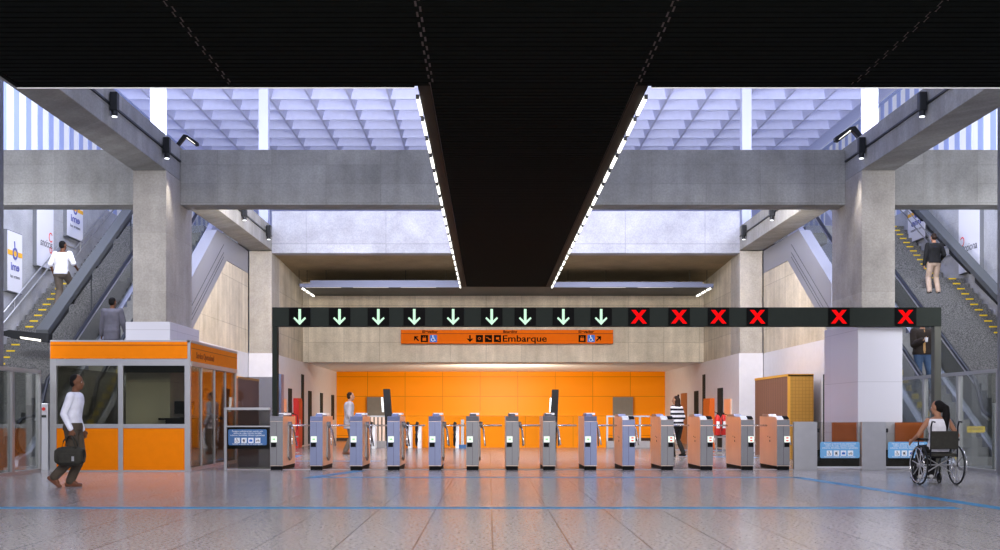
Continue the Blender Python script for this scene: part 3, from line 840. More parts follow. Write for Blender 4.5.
# ================================================================== TURNSTILES
struct('trim_27', MB().box(wx(224, GD), wx(935, GD), GD+.03, GD+.30, 0, .008), 'kerb')
fronts = [270.2, 310, 349.8, 387.2, 428.6, 466.1, 505.8, 542.8, 584.1, 622.2, 660.9, 700.2, 740.9, 776.9]
W = .255
def turnstile(i, px, proto={}):
    left = i < 9
    x = wx(px, GD)
    near = i in (0, 6)
    key = ('L' if left else 'R', 'g' if (i in (0, 6, 7, 5) or i > 9) else 'b')
    if left: lab = '%s turnstile cabinet from the left, with green lit display' % ORD[i]
    else: lab = '%s turnstile cabinet from the right, with red marked display' % ORD[13-i]
    if key in proto: return dup(proto[key], (x, GD, 0), lab)
    t = thing('turnstile', lab, 'turnstile', (x, GD, 0), 0, 'turnstiles in the gate line')
    proto[key] = t
    L = 1.46
    front = 'steel_grey' if key[1] == 'g' else 'steel_blue'
    if left:
        prof = [(0,.075),(0,.985),(.03,1.07),(.10,1.075),(L,1.075),(L,.075)]
        obj('body', MB().prism_x(prof, 0, W), 'steel_reflect_tint', t, bevel=.006)
        obj('front_panel', MB().box(.002, W-.002, -.012, 0, .09, .97), front, t)
        obj('front_cap', MB().prism_x([(-.012,.985),(.03,1.073),(.05,1.073),(.0,.975)], .002, W-.002), front, t)
        hd = obj('reader_hump', MB().prism_x([(.30,1.075),(.42,1.135),(.95,1.135),(1.05,1.075)], .06, W-.06), front, t)
        if key[1] == 'b' or i == 0: obj('reader_cover', MB().box(.08, W+.0, .40, .95, 1.10, 1.142), 'card', t)
        sx = .02
    else:
        prof = [(0,.075),(0,1.00),(.14,1.062),(L,1.075),(L,.075)]
        obj('body', MB().prism_x(prof, 0, W), 'steel_reflect_tint', t, bevel=.006)
        obj('front_panel', MB().box(.002, W-.002, -.012, 0, .09, .88), front, t)
        obj('front_cap', MB().box(.002, W-.002, -.012, 0, .895, 1.0), front, t)
        obj('card_reader', MB().prism_x([(.0,1.005),(.15,1.068),(.15,1.082),(.0,1.03)], .005, .13), 'card', t)
        obj('display_window', MB().prism_x([(.02,1.02),(.15,1.070),(.15,1.080),(.02,1.035)], .14, W-.01), 'screen', t)
        obj('reader_hump', MB().prism_x([(.55,1.070),(.65,1.12),(1.15,1.12),(1.25,1.07)], -.01, .14), 'steel', t)
        sx = .145
    obj('door_joint', MB().box(W/2-.002, W/2+.002, -.014, -.011, .09, .95 if left else .88), 'plinth', t)
    p = obj('status_display', MB().box(sx, sx+.115, -.022, -.012, .555, .675), 'lcd', t)
    if left: g = obj('arrow_mark', shape([seg2(sx+.035, .615, sx+.08, .615, .022)] + [[(sx+.065,.64),(sx+.085,.615),(sx+.065,.59)]]), 'lcd_green', p)
    else: g = obj('stop_mark', shape([rect(sx+.035, sx+.08, .63, .655)]), 'lcd_red', p); g2 = obj('stop_mark', shape([rect(sx+.035, sx+.08, .575, .60)]), 'lcd_red', p); g2.location = (0, -.023, 0)
    g.location = (0, -.023, 0)
    obj('ticket_slot', MB().box(sx, sx+.10, -.020, -.012, .46, .545), 'plinth', t)
    obj('plinth', MB().box(.01, W-.01, .0, L-.02, .0, .08), 'plinth', t)
    # tripod arms on the right side
    hy = .62
    h = obj('arm_hub', MB().tube([(W, hy, .90), (W+.07, hy, .90)], .065, 14).prism_x([(hy-.05,.93),(hy+.05,.93),(hy+.30,.22),(hy+.10,.16),(hy-.10,.24)], W, W+.03), 'steel_grey' if left else 'steel', t, smooth=False)
    obj('arm', MB().tube([(W+.05, hy, .90), (W+.09, hy, .885), (W+.47 if left else W+.42, hy, .885)], .017, 8), 'chrome', t, smooth=True)
    obj('arm', MB().tube([(W+.05, hy, .89), (W+.09, hy+.10, .80), (W+.12, hy+.34, .46)], .017, 8), 'chrome', t, smooth=True)
    obj('arm', MB().tube([(W+.05, hy, .89), (W+.09, hy-.08, .80), (W+.12, hy-.26, .50)], .017, 8), 'chrome', t, smooth=True)
    if not left:
        obj('side_slot', MB().box(-.004, 0, .55, .59, .63, .655).box(-.004, 0, .55, .59, .55, .59).box(-.004, 0, .72, .75, .65, .67), 'slit', t)
    return t
for i, px in enumerate(fronts): turnstile(i, px)

# gate line panels on the right
def gate_panel(a, b, label):
    tag(obj('steel_panel', MB().box(wx(a, GD), wx(b, GD), GD+.0, GD+.1, 0, .965), 'alu', bevel=.004), label, 'panel')
gate_panel(794, 817.3, 'low grey metal panel beside the rightmost turnstile')
gate_panel(862, 886, 'low grey metal panel between the two glass gates in front of the column')
def info_sign(parent, xc, zc, w, h, y, mat='blue_sign_light'):
    r = .03; P = []
    for (cx, cz, a0) in ((w/2-r, h/2-r, 0), (-w/2+r, h/2-r, PI/2), (-w/2+r, -h/2+r, PI), (w/2-r, -h/2+r, 1.5*PI)):
        P += [(xc+cx+r*math.cos(a0+k*PI/8), zc+cz+r*math.sin(a0+k*PI/8)) for k in range(5)]
    s = tag(obj('information_sign', MB().prism_y(P, y-.008, y-.001), mat), parent, 'sign', 'blue priority signs on the glass gates')
    for k, (ln, ww) in enumerate((('Passagem preferencial para usuarios com', .80), ('cadeira de rodas, carrinho de bebe,', .74), ('volumes, bicicletas, idosos e gestantes', .9))):
        text('lettering', ln, .045, 'white_ink', s, (xc, y-.011, zc+h*(.38-.125*k)), width=w*ww)
    text('lettering', 'Solicite o auxilio de um empregado', .04, 'white_ink', s, (xc, y-.011, zc-h*.42), width=w*.78)
    q = h*.33
    for k, fn in enumerate((icon_wheelchair, icon_stroller, icon_case, icon_bike)):
        cx = xc+(k-1.5)*w*.178
        p = obj('icon_tile', shape([rect(cx-q*.5, cx+q*.5, zc-h*.2-q*.5, zc-h*.2+q*.5)]), 'white_ink', s); p.location = (0, y-.008, 0)
        m = obj('icon_mark', shape(fn(cx, zc-h*.2, q*.95)), 'icon_blue' if k == 2 else 'ink_grey', p); m.location = (0, -.004, 0)
    return s
def gate(a, b, label, slabel, sa, sb):
    t = thing('glass_gate', label, 'gate', (0, GD, 0))
    obj('pane', MB().box(wx(a, GD)+.01, wx(b, GD)-.01, .04, .055, .07, .96), 'glass_gate', t)
    obj('bottom_rail', MB().box(wx(a, GD), wx(b, GD), .02, .08, .03, .07), 'alu_lt', t)
    obj('lower_panel', MB().box(wx(a, GD)+.02, wx(b, GD)-.02, .098, .110, .07, .40), 'gate_dark_reflection', t)  # dark sheet added for the darker reflection low in the gate glass
    obj('hinge', MB().box(wx(a, GD)+.0, wx(a, GD)+.05, .02, .08, .18, .26).box(wx(a, GD)+.0, wx(a, GD)+.05, .02, .08, .75, .83), 'black', t)
    info_sign(slabel, (wx(sa, GD)+wx(sb, GD))/2, .40, wx(sb, GD)-wx(sa, GD), (454.5-438.3)*S0, GD+.03)
gate(817.3, 862, 'dark glass gate between two low grey panels', 'blue sign with four white icons on the gate between the grey panels', 820.5, 860)
gate(886, 934, 'dark glass gate at the right end beside the wheelchair', 'blue sign with four white icons partly behind the wheelchair', 888.5, 928)
tag(obj('gate_reflection', MB().box(wx(834, GD), wx(858.5, GD), GD+.12, GD+.16, .40, .95), 'reflection_orange'), 'terracotta sheet standing in for the orange wall reflected in the first glass gate', 'panel')  # sheet added to paint the orange wall's reflection in the gate
tag(obj('gate_reflection', MB().box(wx(897.5, GD), wx(926, GD), GD+.12, GD+.16, .40, .95), 'reflection_orange'), 'terracotta sheet standing in for the orange wall reflected in the glass gate near the wheelchair', 'panel')

# left glass barrier between booth and first turnstile
def left_barrier():
    x0, x1 = wx(224, GD), wx(269.5, GD)
    t = thing('glass_barrier', 'smoked glass barrier with metal rails between booth and first turnstile', 'barrier', (0, GD, 0))
    obj('pane', MB().box(x0+.05, x1, .04, .055, .04, 1.22), 'glass_fence', t)
    obj('top_rail', MB().box(x0, x1, .0, .09, 1.20, 1.25), 'alu', t)
    obj('middle_rail', MB().box(x0+.05, x1, .015, .07, .86, .885), 'alu', t)
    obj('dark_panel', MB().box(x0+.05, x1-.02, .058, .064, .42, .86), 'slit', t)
    obj('post', MB().box(x0, x0+.05, .01, .09, 0, 1.22), 'alu', t)
    info_sign('blue sign with four white icons on the glass barrier beside the booth', (wx(228, GD)+wx(266.5, GD))/2, wz(437.3, GD), wx(266.5, GD)-wx(228, GD), (445.3-429.4)*S0, GD+.03, 'blue_sign')
    u = thing('glass_screen', 'tall smoked glass screen standing behind the barrier beside the booth', 'glass screen', (0, GD+.35, 0))
    d = GD+.35
    obj('pane', MB().box(wx(238, d), wx(273, d), 0, .014, .02, wz(377, d)), 'glass_tall', u)
    obj('shoe', MB().box(wx(238, d), wx(273, d), -.03, .044, 0, .04), 'alu', u)
    d = GD+1.65
    tag(obj('metal_pylon', MB().box(wx(275.3, d), wx(281.5, d), d-.05, d+.3, 0, wz(374, d)), 'steel_blue', bevel=.005), 'upright blue grey metal slab behind the leftmost turnstile', 'pylon')
left_barrier()

# ================================================================== BOOTH
def booth():
    D = 22.2; s = D/F
    x0, x1 = wx(49.8, D), wx(190, D); zt = wz(340, D); dep = 4.1
    t = thing('service_booth', 'orange and aluminium service booth with dark windows left of the turnstiles', 'booth', (x0, D, 0))
    W_ = x1-x0
    def X(px): return wx(px, D)-x0
    def Z(py): return wz(py, D)
    for a_, b_, c_, d_, e_, f_ in ((0, X(56.2), 0, .1, 0, zt), (X(184.5), W_, 0, .1, 0, zt), (X(118.2), X(122.9), -.004, .096, 0, Z(365.6)), (0, .1, dep-.1, dep, 0, zt), (W_-.1, W_, dep-.1, dep, 0, zt)):
        obj('frame_post', MB().box(a_, b_, c_, d_, e_, f_), 'alu', t, bevel=.004)
    for a_, b_, c_, d_, e_, f_ in ((X(56.2)+.001, X(184.5)-.001, .002, .098, zt-.04, zt), (X(56.2)+.001, X(184.5)-.001, .002, .09, Z(365.6), Z(358.8)), (X(56.2)+.001, X(118.2)-.001, .002, .09, Z(428.2), Z(424)), (X(122.9)+.001, X(184.5)-.001, .002, .09, Z(428.2), Z(424)), (X(56.2)+.001, X(118.2)-.001, .002, .09, 0, Z(470.2)), (X(122.9)+.001, X(184.5)-.001, .002, .09, 0, Z(470.2))):
        obj('frame_rail', MB().box(a_, b_, c_, d_, e_, f_), 'alu', t)
    f = obj('fascia', MB().box(X(50.5), X(187.5), -.012, 0, Z(358.6), Z(341.8)), 'orange', t)
    obj('fascia_line', MB().box(X(50.5), X(187.5), -.015, -.012, Z(345.6), Z(344.8)), 'orange_dk', f)
    for a, b in ((57, 118.2), (122.9, 184.5)):
        obj('window', MB().box(X(a), X(b), .04, .05, Z(424), Z(365.6)), 'glass_booth', t)
        obj('lower_panel', MB().box(X(a)-.015, X(b), .02, .05, Z(470.2), Z(428.2)), 'orange', t)
    obj('blind', MB().box(X(122.9), X(184.5), .06, .08, Z(372.5), Z(365.6)), 'black', t)
    # right side
    obj('side_fascia', MB().box(W_, W_+.012, .06, dep, zt-.41, zt-.05), 'orange', t)
    obj('side_line', MB().box(W_+.012, W_+.015, .06, dep, zt-.16, zt-.148), 'orange_dk', t)
    q = text('lettering', 'Servico Operacional', .17, 'orange_dk', t, (W_+.016, 1.15, zt-.28), (PI/2, 0, PI/2), width=1.45, bold=.003)
    sf = MB().box(W_-.06, W_+.02, .0, dep, zt-.05, zt+.0).box(W_-.06, W_+.018, .06, dep, zt-.50, zt-.41).box(W_-.06, W_+.01, .06, dep, 0, .07)
    for d in (.9, 2.0, 3.0): sf.box(W_-.03, W_+.005, d, d+.035, .07, zt-.5)
    obj('side_frame', sf, 'alu', t)
    for a, b in ((.1, .9), (.95, 2.0), (2.05, 3.0), (3.05, dep-.1)):
        obj('side_pane', MB().box(W_-.03, W_-.018, a, b, .07, zt-.5), 'glass_side', t)
    # rear, left, roof
    obj('roof_panel', MB().box(.02, W_-.02, .1, dep, zt-.12, zt-.02), 'alu', t)
    obj('left_wall', MB().box(0, .03, .1, dep-.1, 0, Z(428)), 'alu', t)
    obj('left_pane', MB().box(.01, .022, .1, dep-.1, Z(428), zt-.5), 'glass_side', t)
    obj('rear_wall', MB().box(W_*.80, W_-.1, dep-.04, dep, 0, zt-.12), 'orange', t)
    obj('rear_pane', MB().box(.1, W_*.80, dep-.03, dep-.018, .1, zt-.12), 'glass_side', t)
    obj('floor_plate', MB().box(.03, W_-.06, .1, dep-.1, .002, .03), 'slit', t)
    # counter inside
    c = tag(obj('counter', MB().box(x1-.62, x1-.12, D+.5, D+2.6, .031, 1.0).box(x1-.75, x1-.10, D+.45, D+2.65, 1.0, 1.04), 'black'), 'dark counter inside the booth behind the side glass', 'counter')
    m = thing('monitor', 'small dark monitor on the counter inside the booth', 'monitor', (x1-.35, D+.9, 1.04))
    obj('screen', MB().box(-.2, .2, -.015, .015, .08, .34), 'black', m); obj('foot', MB().box(-.08, .08, -.06, .06, 0, .012).box(-.015, .015, -.012, .012, .012, .09), 'black', m)
booth()

# ================================================================== FENCES
def fence(side, x, d0, d1, n):
    t = thing('glass_fence', 'tall glass fence with grey metal posts in front of the %s escalator' % side, 'fence', (x, d0, 0))
    L = d1-d0
    obj('top_rail', MB().box(-.04, .04, 0, L, 1.90, 1.97), 'alu', t)
    obj('bottom_rail', MB().box(-.04, .04, 0, L, 0, .06), 'alu', t)
    for k in range(n+1):
        d = L*k/n
        obj('post', MB().box(-.045, .045, max(0, d-.05), min(L, d+.05), .06, 1.90), 'alu', t)
    for k in range(n):
        obj('pane', MB().box(-.006, .006, L*k/n+.06, L*(k+1)/n-.06, .07, 1.89), 'glass', t)
fence('left', -8.72, 18.2, 22.1, 3)
fence('right', 9.55, 19.5, 26.8, 4)
def post_kiosk(x, d, side):
    t = thing('control_post', 'pale slim control post with red button beside the %s fence' % side, 'control post', (x, d, 0))
    obj('body', MB().box(-.085, .085, 0, .12, 0, 1.33), 'alu_lt', t, bevel=.008)
    obj('button', MB().tube([(0, -.012, 1.22), (0, .002, 1.22)], .035, 12), 'red_paint', t)
    obj('slot', MB().box(-.05, .05, -.006, .0, 1.05, 1.10), 'slit', t)
post_kiosk(wx(43.7, 22.7), 22.7, 'left'); post_kiosk(wx(999, 21.9), 21.9, 'right')

# escalator warning label
ws = tag(obj('warning_label', MB().box(wx(967, 24.2), wx(985, 24.2), 24.2, 24.204, wz(432.5, 24.2), wz(426.3, 24.2)), 'yellow'), 'yellow warning label on the glass near the right escalator foot', 'label')
text('lettering', 'ATENCAO', .07, 'ink', ws, (wx(976, 24.2), 24.197, wz(429.4, 24.2)+.01), width=.28)

# ================================================================== STORAGE BOXES
def lockers(side, xi, xo, d0, d1):
    t = thing('timber_cabinet', 'brown slatted timber cabinet with amber edge standing against the %s wall' % side, 'cabinet', (0, 0, 0))
    a, b = sorted((xi, xo)); sg = 1 if xo > xi else -1
    obj('body', MB().box(a, b, d0, d1, 0, 2.06), 'wood', t)
    obj('front_panel', MB().box(a, b, d0-.03, d0, 0, 2.10), 'tan', t)
    obj('top_edge', MB().box(*sorted((xi-sg*.012, xo)), d0-.03, d1, 2.06, 2.12), 'wood_edge', t)
    obj('corner_edge', MB().box(*sorted((xi-sg*.012, xi+sg*.05)), d0-.036, d0+.02, 0, 2.06), 'wood_edge', t)
lockers('right', wx(788, 28.3), 8.05, 28.3, 31.8)
lockers('left', -6.60, -7.2, 27.2, 32.7)

# ================================================================== WALL OPENINGS AND CABINETS
def on_wall(name, side, px0, px1, ytop, mat, z0=0., depth=.03, kind='structure', label=None, cat=None, zt=None):
    x = XL if side == 'left' else XR; sg = 1 if side == 'left' else -1
    d = sorted((x*F/(px0-VX), x*F/(px1-VX)))
    z1 = zt if zt else wz(ytop, (d[0]+d[1])/2)
    t = MB().box(*sorted((x, x+sg*depth)), d[0], d[1], z0, z1)
    o = obj(name, t, mat)
    if kind == 'structure': o['kind'] = 'structure'
    else: tag(o, label, cat)
    return o, d, z1
k = 3
for side, a, b, y in (('left', 287.9, 291.2, 388.5), ('left', 301, 303.3, 374.5), ('left', 308, 311, 391), ('left', 320, 322.3, 393), ('left', 331.2, 333.6, 395),
                      ('right', 694.8, 698.6, 391), ('right', 703.2, 705.6, 374.5), ('right', 718.2, 723.2, 388)):
    on_wall('window_%d' % k, side, a, b, y, 'slit', z0=.05 if a not in (320, 331.2) else .9); k += 1
on_wall('door_1', 'right', 681.5, 687.2, 393.2, 'brown_door')
def hose_cabinet(side, a, b, mat, label):
    x = XL if side == 'left' else XR; sg = 1 if side == 'left' else -1
    d = sorted((x*F/(a-VX), x*F/(b-VX)))
    t = thing('hose_cabinet', label, 'cabinet', (x+sg*.006, d[0], 0))
    L = d[1]-d[0]
    obj('case', MB().box(*sorted((sg*.001, sg*.16)), 0, L, 0, 1.66), mat, t)
    obj('door_leaf', MB().box(*sorted((sg*.16, sg*.18)), .06, L-.06, .1, 1.58), mat, t)
    obj('handle', MB().box(*sorted((sg*.18, sg*.21)), .14, .18, .8, .95), 'alu', t)
hose_cabinet('left', 293.2, 297.2, 'red_paint', 'tall red hose cabinet on the left white wall')
hose_cabinet('right', 708.2, 714.8, 'orange_door', 'tall bright orange hose cabinet on the right white wall')
for side, a, b in (('right', 726.5, 733), ('left', 277.5, 284)):
    x = XL if side == 'left' else XR
    on_wall('wall_panel', side, a, b, 399, 'steel_reflect_tint', z0=.85, depth=.08, kind='thing', label='pinkish steel panel mounted on the %s white wall near the extinguishers' % side, cat='panel')
# doors on the orange wall
struct('door_2', MB().box(wx(366.8, 48.7), wx(387.2, 48.7), DB-.12, DB-.001, 0, wz(397, 48.7)), 'grey_door')
struct('door_3', MB().box(wx(613.3, 48.7), wx(633.3, 48.7), DB-.12, DB-.001, 0, wz(397, 48.7)), 'grey_door')
# tall dark slit on the right bay wall
struct('door_4', MB().box(XRo, XRo+.06, wx(0,1)*0+8.23*F/(826.5-VX), 8.23*F/(823-VX), 0, 2.1), 'slit')

# extinguishers on stands
def extinguisher(x, d, label, s=1.):
    t = thing('fire_extinguisher', label, 'extinguisher', (x, d, 0))
    obj('stand', MB().tube([(0,.12,0),(0,.12,1.0)], .02, 8).box(-.15,.15,-.02,.26,0,.02).box(-.14,.14,.06,.10,.45,.49), 'alu', t)
    obj('cylinder', MB().loft([(0,0,.52,.06,.06),(0,0,.54,.085,.085),(0,0,1.0,.085,.085),(0,0,1.07,.06,.06),(0,0,1.11,.025,.025)]), 'red_paint', t, smooth=True)
    obj('valve', MB().box(-.02,.02,-.02,.02,1.11,1.17).tube([(0,0,1.15),(-.09,-.02,1.19)], .01, 6), 'black', t)
    obj('hose', MB().tube([(.02,0,1.13),(.12,-.02,1.1),(.14,-.03,.9),(.12,-.05,.65)], .012, 6), 'black', t, smooth=True)
    obj('label_plate', MB().box(-.045,.045,-.092,-.084,.72,.92), 'white_ink', t)
for i, (px, D) in enumerate(((717.5, 32.5), (723.5, 33.0))):
    extinguisher(wx(px, D), D, '%s red fire extinguisher on a stand by the right white wall' % ('left of two, a' if i == 0 else 'right of two, a'))
for i, (px, D) in enumerate(((287.5, 32.5), (293, 33.0))):
    extinguisher(wx(px, D), D, '%s red fire extinguisher on a stand by the left white wall' % ('left of two, a' if i == 0 else 'right of two, a'))

# parapet, screens and escalator newels in the recess
PD = 38.5
tag(obj('parapet', MB().box(wx(403.5, PD), wx(606, PD), PD, PD+.12, 0, 1.06), 'orange_low'), 'low orange panelled parapet across the middle of the hall behind turnstiles', 'parapet')
def railing(a, b, label, mat, pitch, w):
    x0, x1 = wx(a, PD), wx(b, PD)
    t = thing('railing', label, 'railing', (x0, PD, 0))
    L = x1-x0
    obj('kerb', MB().box(0, L, 0, .2, 0, .22), 'kerb', t)
    obj('top_rail', MB().box(0, L, .05, .1, 1.03, 1.08), 'alu_lt', t)
    x = 0
    while x < L-.02:
        obj('baluster', MB().box(x, x+w, .05, .1, .22, 1.03), mat, t); x += pitch
    return t
railing(606.5, 650, 'steel railing with a pale kerb right of the orange parapet', 'alu_lt', .37, .06)
railing(367, 389, 'pinkish slatted railing with pale kerb left of the orange parapet', 'steel_reflect_tint', .13, .075)
def newel(px, label, blue=False):
    x = wx(px, PD-.5)
    t = thing('escalator_newel', label, 'escalator end', (x, PD-1.1, 0))
    pts = [(0, .75, .82), (0, .45, .83)] + [(0, .42-.36*math.sin(PI*q/8), .46+.36*math.cos(PI*q/8)) for q in range(9)]
    obj('handrail', MB().tube(pts, .05, 8), 'rubber', t, smooth=True)
    obj('newel_panel', MB().prism_x([(.75, .0), (.75, .72), (.4, .72), (.18, .5), (.12, .25), (.2, 0)], .03, .14), 'card' if not blue else 'icon_blue', t)
for px, lb in ((372, 'black and white escalator end in front of the pinkish slatted railing'), (408, 'left of the paired black and white escalator ends before the orange parapet'), (417.5, 'right of the paired black and white escalator ends before the orange parapet'), (455, 'black and white escalator end beside the fifth turnstile from the left')):
    newel(px, lb)
bt = thing('barrier_post', 'blue based post with glass fin before the orange parapet', 'post', (wx(462.5, PD-.8), PD-.8, 0))
obj('base', MB().box(-.12,.12,-.1,.1,0,.12), 'blue_sign', bt); obj('fin', MB().box(-.05,.05,-.01,.01,.12,.95), 'alu', bt)
# leaning totems
def totem(px0, px1, D, zt, label, tilt):
    x = wx((px0+px1)/2, D)
    t = thing('information_totem', label, 'totem', (x, D, 0))
    h = zt
    obj('case', MB().prism_y([(-.16+tilt,0),(.10+tilt,0),(.08,h),(-.14,h)], -.06, .06), 'black', t, bevel=.01)
    obj('lit_panel', MB().prism_y([(-.20+tilt*.25,h*.62),(-.165+tilt*.3,h*.62),(-.15,h*.86),(-.20,h*.86)], -.05, .05), 'lens', t)
totem(385, 390, 36.5, wz(389, 36.5), 'leaning dark totem with lit edge behind the fourth turnstile from the left', .14)
totem(553.5, 559, 36.8, wz(389.5, 36.8), 'leaning dark totem with lit edge behind the eighth turnstile from the left', -.10)

# ================================================================== FLOOR LINES
def line(pts, w, label):
    mb = MB()
    for (a, b) in zip(pts[:-1], pts[1:]):
        d = Vector((b[0]-a[0], b[1]-a[1])); n = Vector((-d.y, d.x)).normalized()*w/2
        mb.prism_z([(a[0]-n.x,a[1]-n.y),(b[0]-n.x,b[1]-n.y),(b[0]+n.x,b[1]+n.y),(a[0]+n.x,a[1]+n.y)], 0, .002)
    tag(obj('floor_line', mb, 'blue_line'), label, 'floor marking')
line([(-9, 13.5), (5.55, 13.5)], .26, 'long blue line across the foreground floor')
line([(-3.05, 20.1), (5.5, 20.1)], .22, 'thin blue line just in front of the turnstiles')
line([(-2.55, 22.5), (-3.15, 19.9)], .24, 'short blue stripe by the second turnstile from the left')
line([(5.42, 20.15), (6.1, 12.6)], .20, 'slanting blue line on the floor at the right')
line([(-5.2, 31.2), (-5.0, 27.2), (-2.6, 27.2)], .24, 'bent blue line behind the leftmost turnstiles')
line([(5.2, 30.6), (6.9, 29.4)], .5, 'nearer blue stripe behind the right turnstiles')
line([(5.4, 36.2), (7.2, 35.2)], .6, 'farther blue stripe behind the right turnstiles')

# ================================================================== PEOPLE
def bake(name, mb, mat, parent, vox, smooth_it=4, fac=.6, loc=None):
    me = mb.mesh(name); o = bpy.data.objects.new('tmp', me); COL.objects.link(o)
    r = o.modifiers.new('r', 'REMESH'); r.mode = 'VOXEL'; r.voxel_size = vox
    s = o.modifiers.new('s', 'SMOOTH'); s.factor = fac; s.iterations = smooth_it
    bpy.context.view_layer.update()
    m2 = bpy.data.meshes.new_from_object(o.evaluated_get(bpy.context.evaluated_depsgraph_get()))
    bpy.data.objects.remove(o)
    return obj(name, m2, mat, parent, smooth=True)
def ik(a, b, l1, l2, bend):
    a, b, bend = Vector(a), Vector(b), Vector(bend)
    d = b-a; L = min(d.length, (l1+l2)*.999); u = d.normalized(); b = a+u*L
    x = (l1*l1-l2*l2+L*L)/(2*L); h = math.sqrt(max(0, l1*l1-x*x))
    n = (bend-u*bend.dot(u)).normalized()
    return a+u*x+n*h, b
def human(name, label, loc, yaw, P, vox=.011):
    """local frame: +y is where the person faces, x to the right, feet at z=0"""
    sc = P.get('h', 1.75)/1.75
    t = thing(name, label, 'person', loc, yaw); t.scale = (sc,)*3
    hz = P.get('hipz', .93); lean = P.get('lean', .0); py = P.get('hipy', 0.)
    f = P.get('fem', False); bw = .92 if f else 1.
    sh = P.get('torso', .50)
    def tc(q): return (0, py+lean*q, hz+sh*q)
    S = {}
    for s, k_ in ((-1, 'L'), (1, 'R')):
        S['hip'+k_] = Vector((s*.09, py, hz-.02)); c = tc(1.0)
        S['sh'+k_] = Vector((s*.185*bw, c[1], c[2]-.035))
        an = P.get('ank'+k_, (s*.10, 0, .08)); S['kn'+k_], S['an'+k_] = ik(S['hip'+k_], an, .44, .43, P.get('kb'+k_, (0, 1, 0)))
        wr = P.get('wr'+k_, (s*.27, .05, .84)); S['el'+k_], S['wr'+k_] = ik(S['sh'+k_], wr, .29, .26, P.get('eb'+k_, (s*.35, -1, -.2)))
    def torso(mb, g, z0=0., z1=1.1, wide=1.):
        rr = [(-.10,.165,.115),(0.,.172,.118),(.12,.158,.105),(.30,.140*wide,.098),(.50,.152,.106),(.75,.178,.118),(.90,.188,.108),(.99,.165,.088),(1.06,.085,.065),(1.12,.055,.055)]
        if f: rr = [(q, x*(.90 if q > .2 else 1.0)*(.92 if .2 < q < .6 else 1), y*.95) for q, x, y in rr]
        rg = []
        for q, rx, ry in rr:
            if q < z0-1e-6 or q > z1+1e-6: continue
            c = tc(q); rg.append((c[0], c[1], c[2], (rx+g)*(1), ry+g))
        mb.loft(rg)
    def arm(mb, k_, g, upto=1.):
        sh_, el, wr = S['sh'+k_], S['el'+k_], S['wr'+k_]
        mb.cap(sh_, el, .052*bw+g, .040*bw+g)
        if upto < .55: return
        e = el+(wr-el)*min(1, (upto-.5)*2)
        mb.cap(el, e, .040*bw+g, .040*bw+g-.013*min(1, (upto-.5)*2))
    def leg(mb, k_, g, upto=1., flare=0):
        h_, kn, an = S['hip'+k_], S['kn'+k_], S['an'+k_]
        mb.cap(h_, kn, .088+g, .056+g)
        e = kn+(an-kn)*upto
        mid = kn+(e-kn)*.35
        mb.cap(kn, mid, .055+g, .056+g*1.1); mb.cap(mid, e, .056+g, .036+g+flare)
    hd = Vector(tc(1.0)) + Vector((0, P.get('headfwd', .035), .175)); hyaw = P.get('hyaw', 0); nod = P.get('nod', 0)
    R = Matrix.Rotation(hyaw, 3, 'Z') @ Matrix.Rotation(-nod, 3, 'X')
    def hp(v): return hd + R @ Vector(v)
    body = MB(); torso(body, 0)
    for k_ in 'LR': arm(body, k_, 0); leg(body, k_, 0)
    body.cap(Vector(tc(1.02)), hd+Vector((0, -.01, -.04)), .056, .052)
    def hell(c, rx, ry, rz):
        m_ = MB().ell((0,0,0), rx, ry, rz, 20, 14); body.add([hp(Vector(v)+Vector(c)) for v in m_.v], m_.f)
    hell((0, -.008, .03), .077, .096, .098); hell((0, .018, -.045), .060, .070, .075); hell((0, .055, -.085), .032, .030, .026)
    hell((0, .092, -.012), .014, .018, .030); hell((0, .100, -.028), .017, .016, .012)
    for s in (-1, 1): hell((s*.078, -.002, -.005), .010, .020, .034); hell((s*.035, .075, .022), .022, .012, .008)
    # hands
    for s, k_ in ((-1, 'L'), (1, 'R')):
        wr = S['wr'+k_]; d = P.get('hd'+k_); d = Vector(d).normalized() if d else (wr-S['el'+k_]).normalized()
        side = Vector(P.get('hs'+k_, (0, 1, 0))); side = (side-d*side.dot(d)).normalized(); nrm = d.cross(side)*(-s)
        for q in range(4):
            o = side*(.030-.020*q)
            body.cap(wr+o*.5, wr+d*.085+o, .017, .013, 8)
            cl = P.get('curl', .45); L_ = [.068, .076, .070, .055][q]
            b0 = wr+d*.085+o; b1 = b0+(d+nrm*cl*.5)*L_*.5; b2 = b1+(d*(1-cl)+nrm*cl*1.3)*L_*.5
            body.cap(b0, b1, .010, .009, 8); body.cap(b1, b2, .009, .0075, 8)
        t0 = wr+d*.02+side*.028; t1 = t0+(side*.75+d*.8)*.035; t2 = t1+(d*.9+side*.15+nrm*.3)*.035
        body.cap(t0, t1, .013, .011, 8); body.cap(t1, t2, .011, .009, 8)
    # feet
    for s, k_ in ((-1, 'L'), (1, 'R')):
        an = S['an'+k_]; fd = Vector(P.get('ft'+k_, (s*.12, 1, -.0))).normalized()
        up = Vector((0,0,1)); dn = Vector(P.get('fn'+k_, (0,0,-1)))
        S['heel'+k_] = an+dn*.045-fd*.045; S['toe'+k_] = an+dn*.052+fd*.16
        body.cap(S['heel'+k_], S['toe'+k_], .030, .024); body.cap(an, an+dn*.03+fd*.05, .036, .035)
    bake('body', body, P['skin'], t, vox)
    # eyes and mouth
    for s in (-1, 1):
        e = MB().ell((0,0,0), .012, .008, .007, 10, 6); obj('eye', MB().add([hp(Vector(v)+Vector((s*.032, .083, .006))) for v in e.v], e.f), 'eye_w', t, smooth=True)
        e = MB().ell((0,0,0), .006, .004, .006, 10, 6); obj('pupil', MB().add([hp(Vector(v)+Vector((s*.032, .0905, .006))) for v in e.v], e.f), 'ink', t, smooth=True)
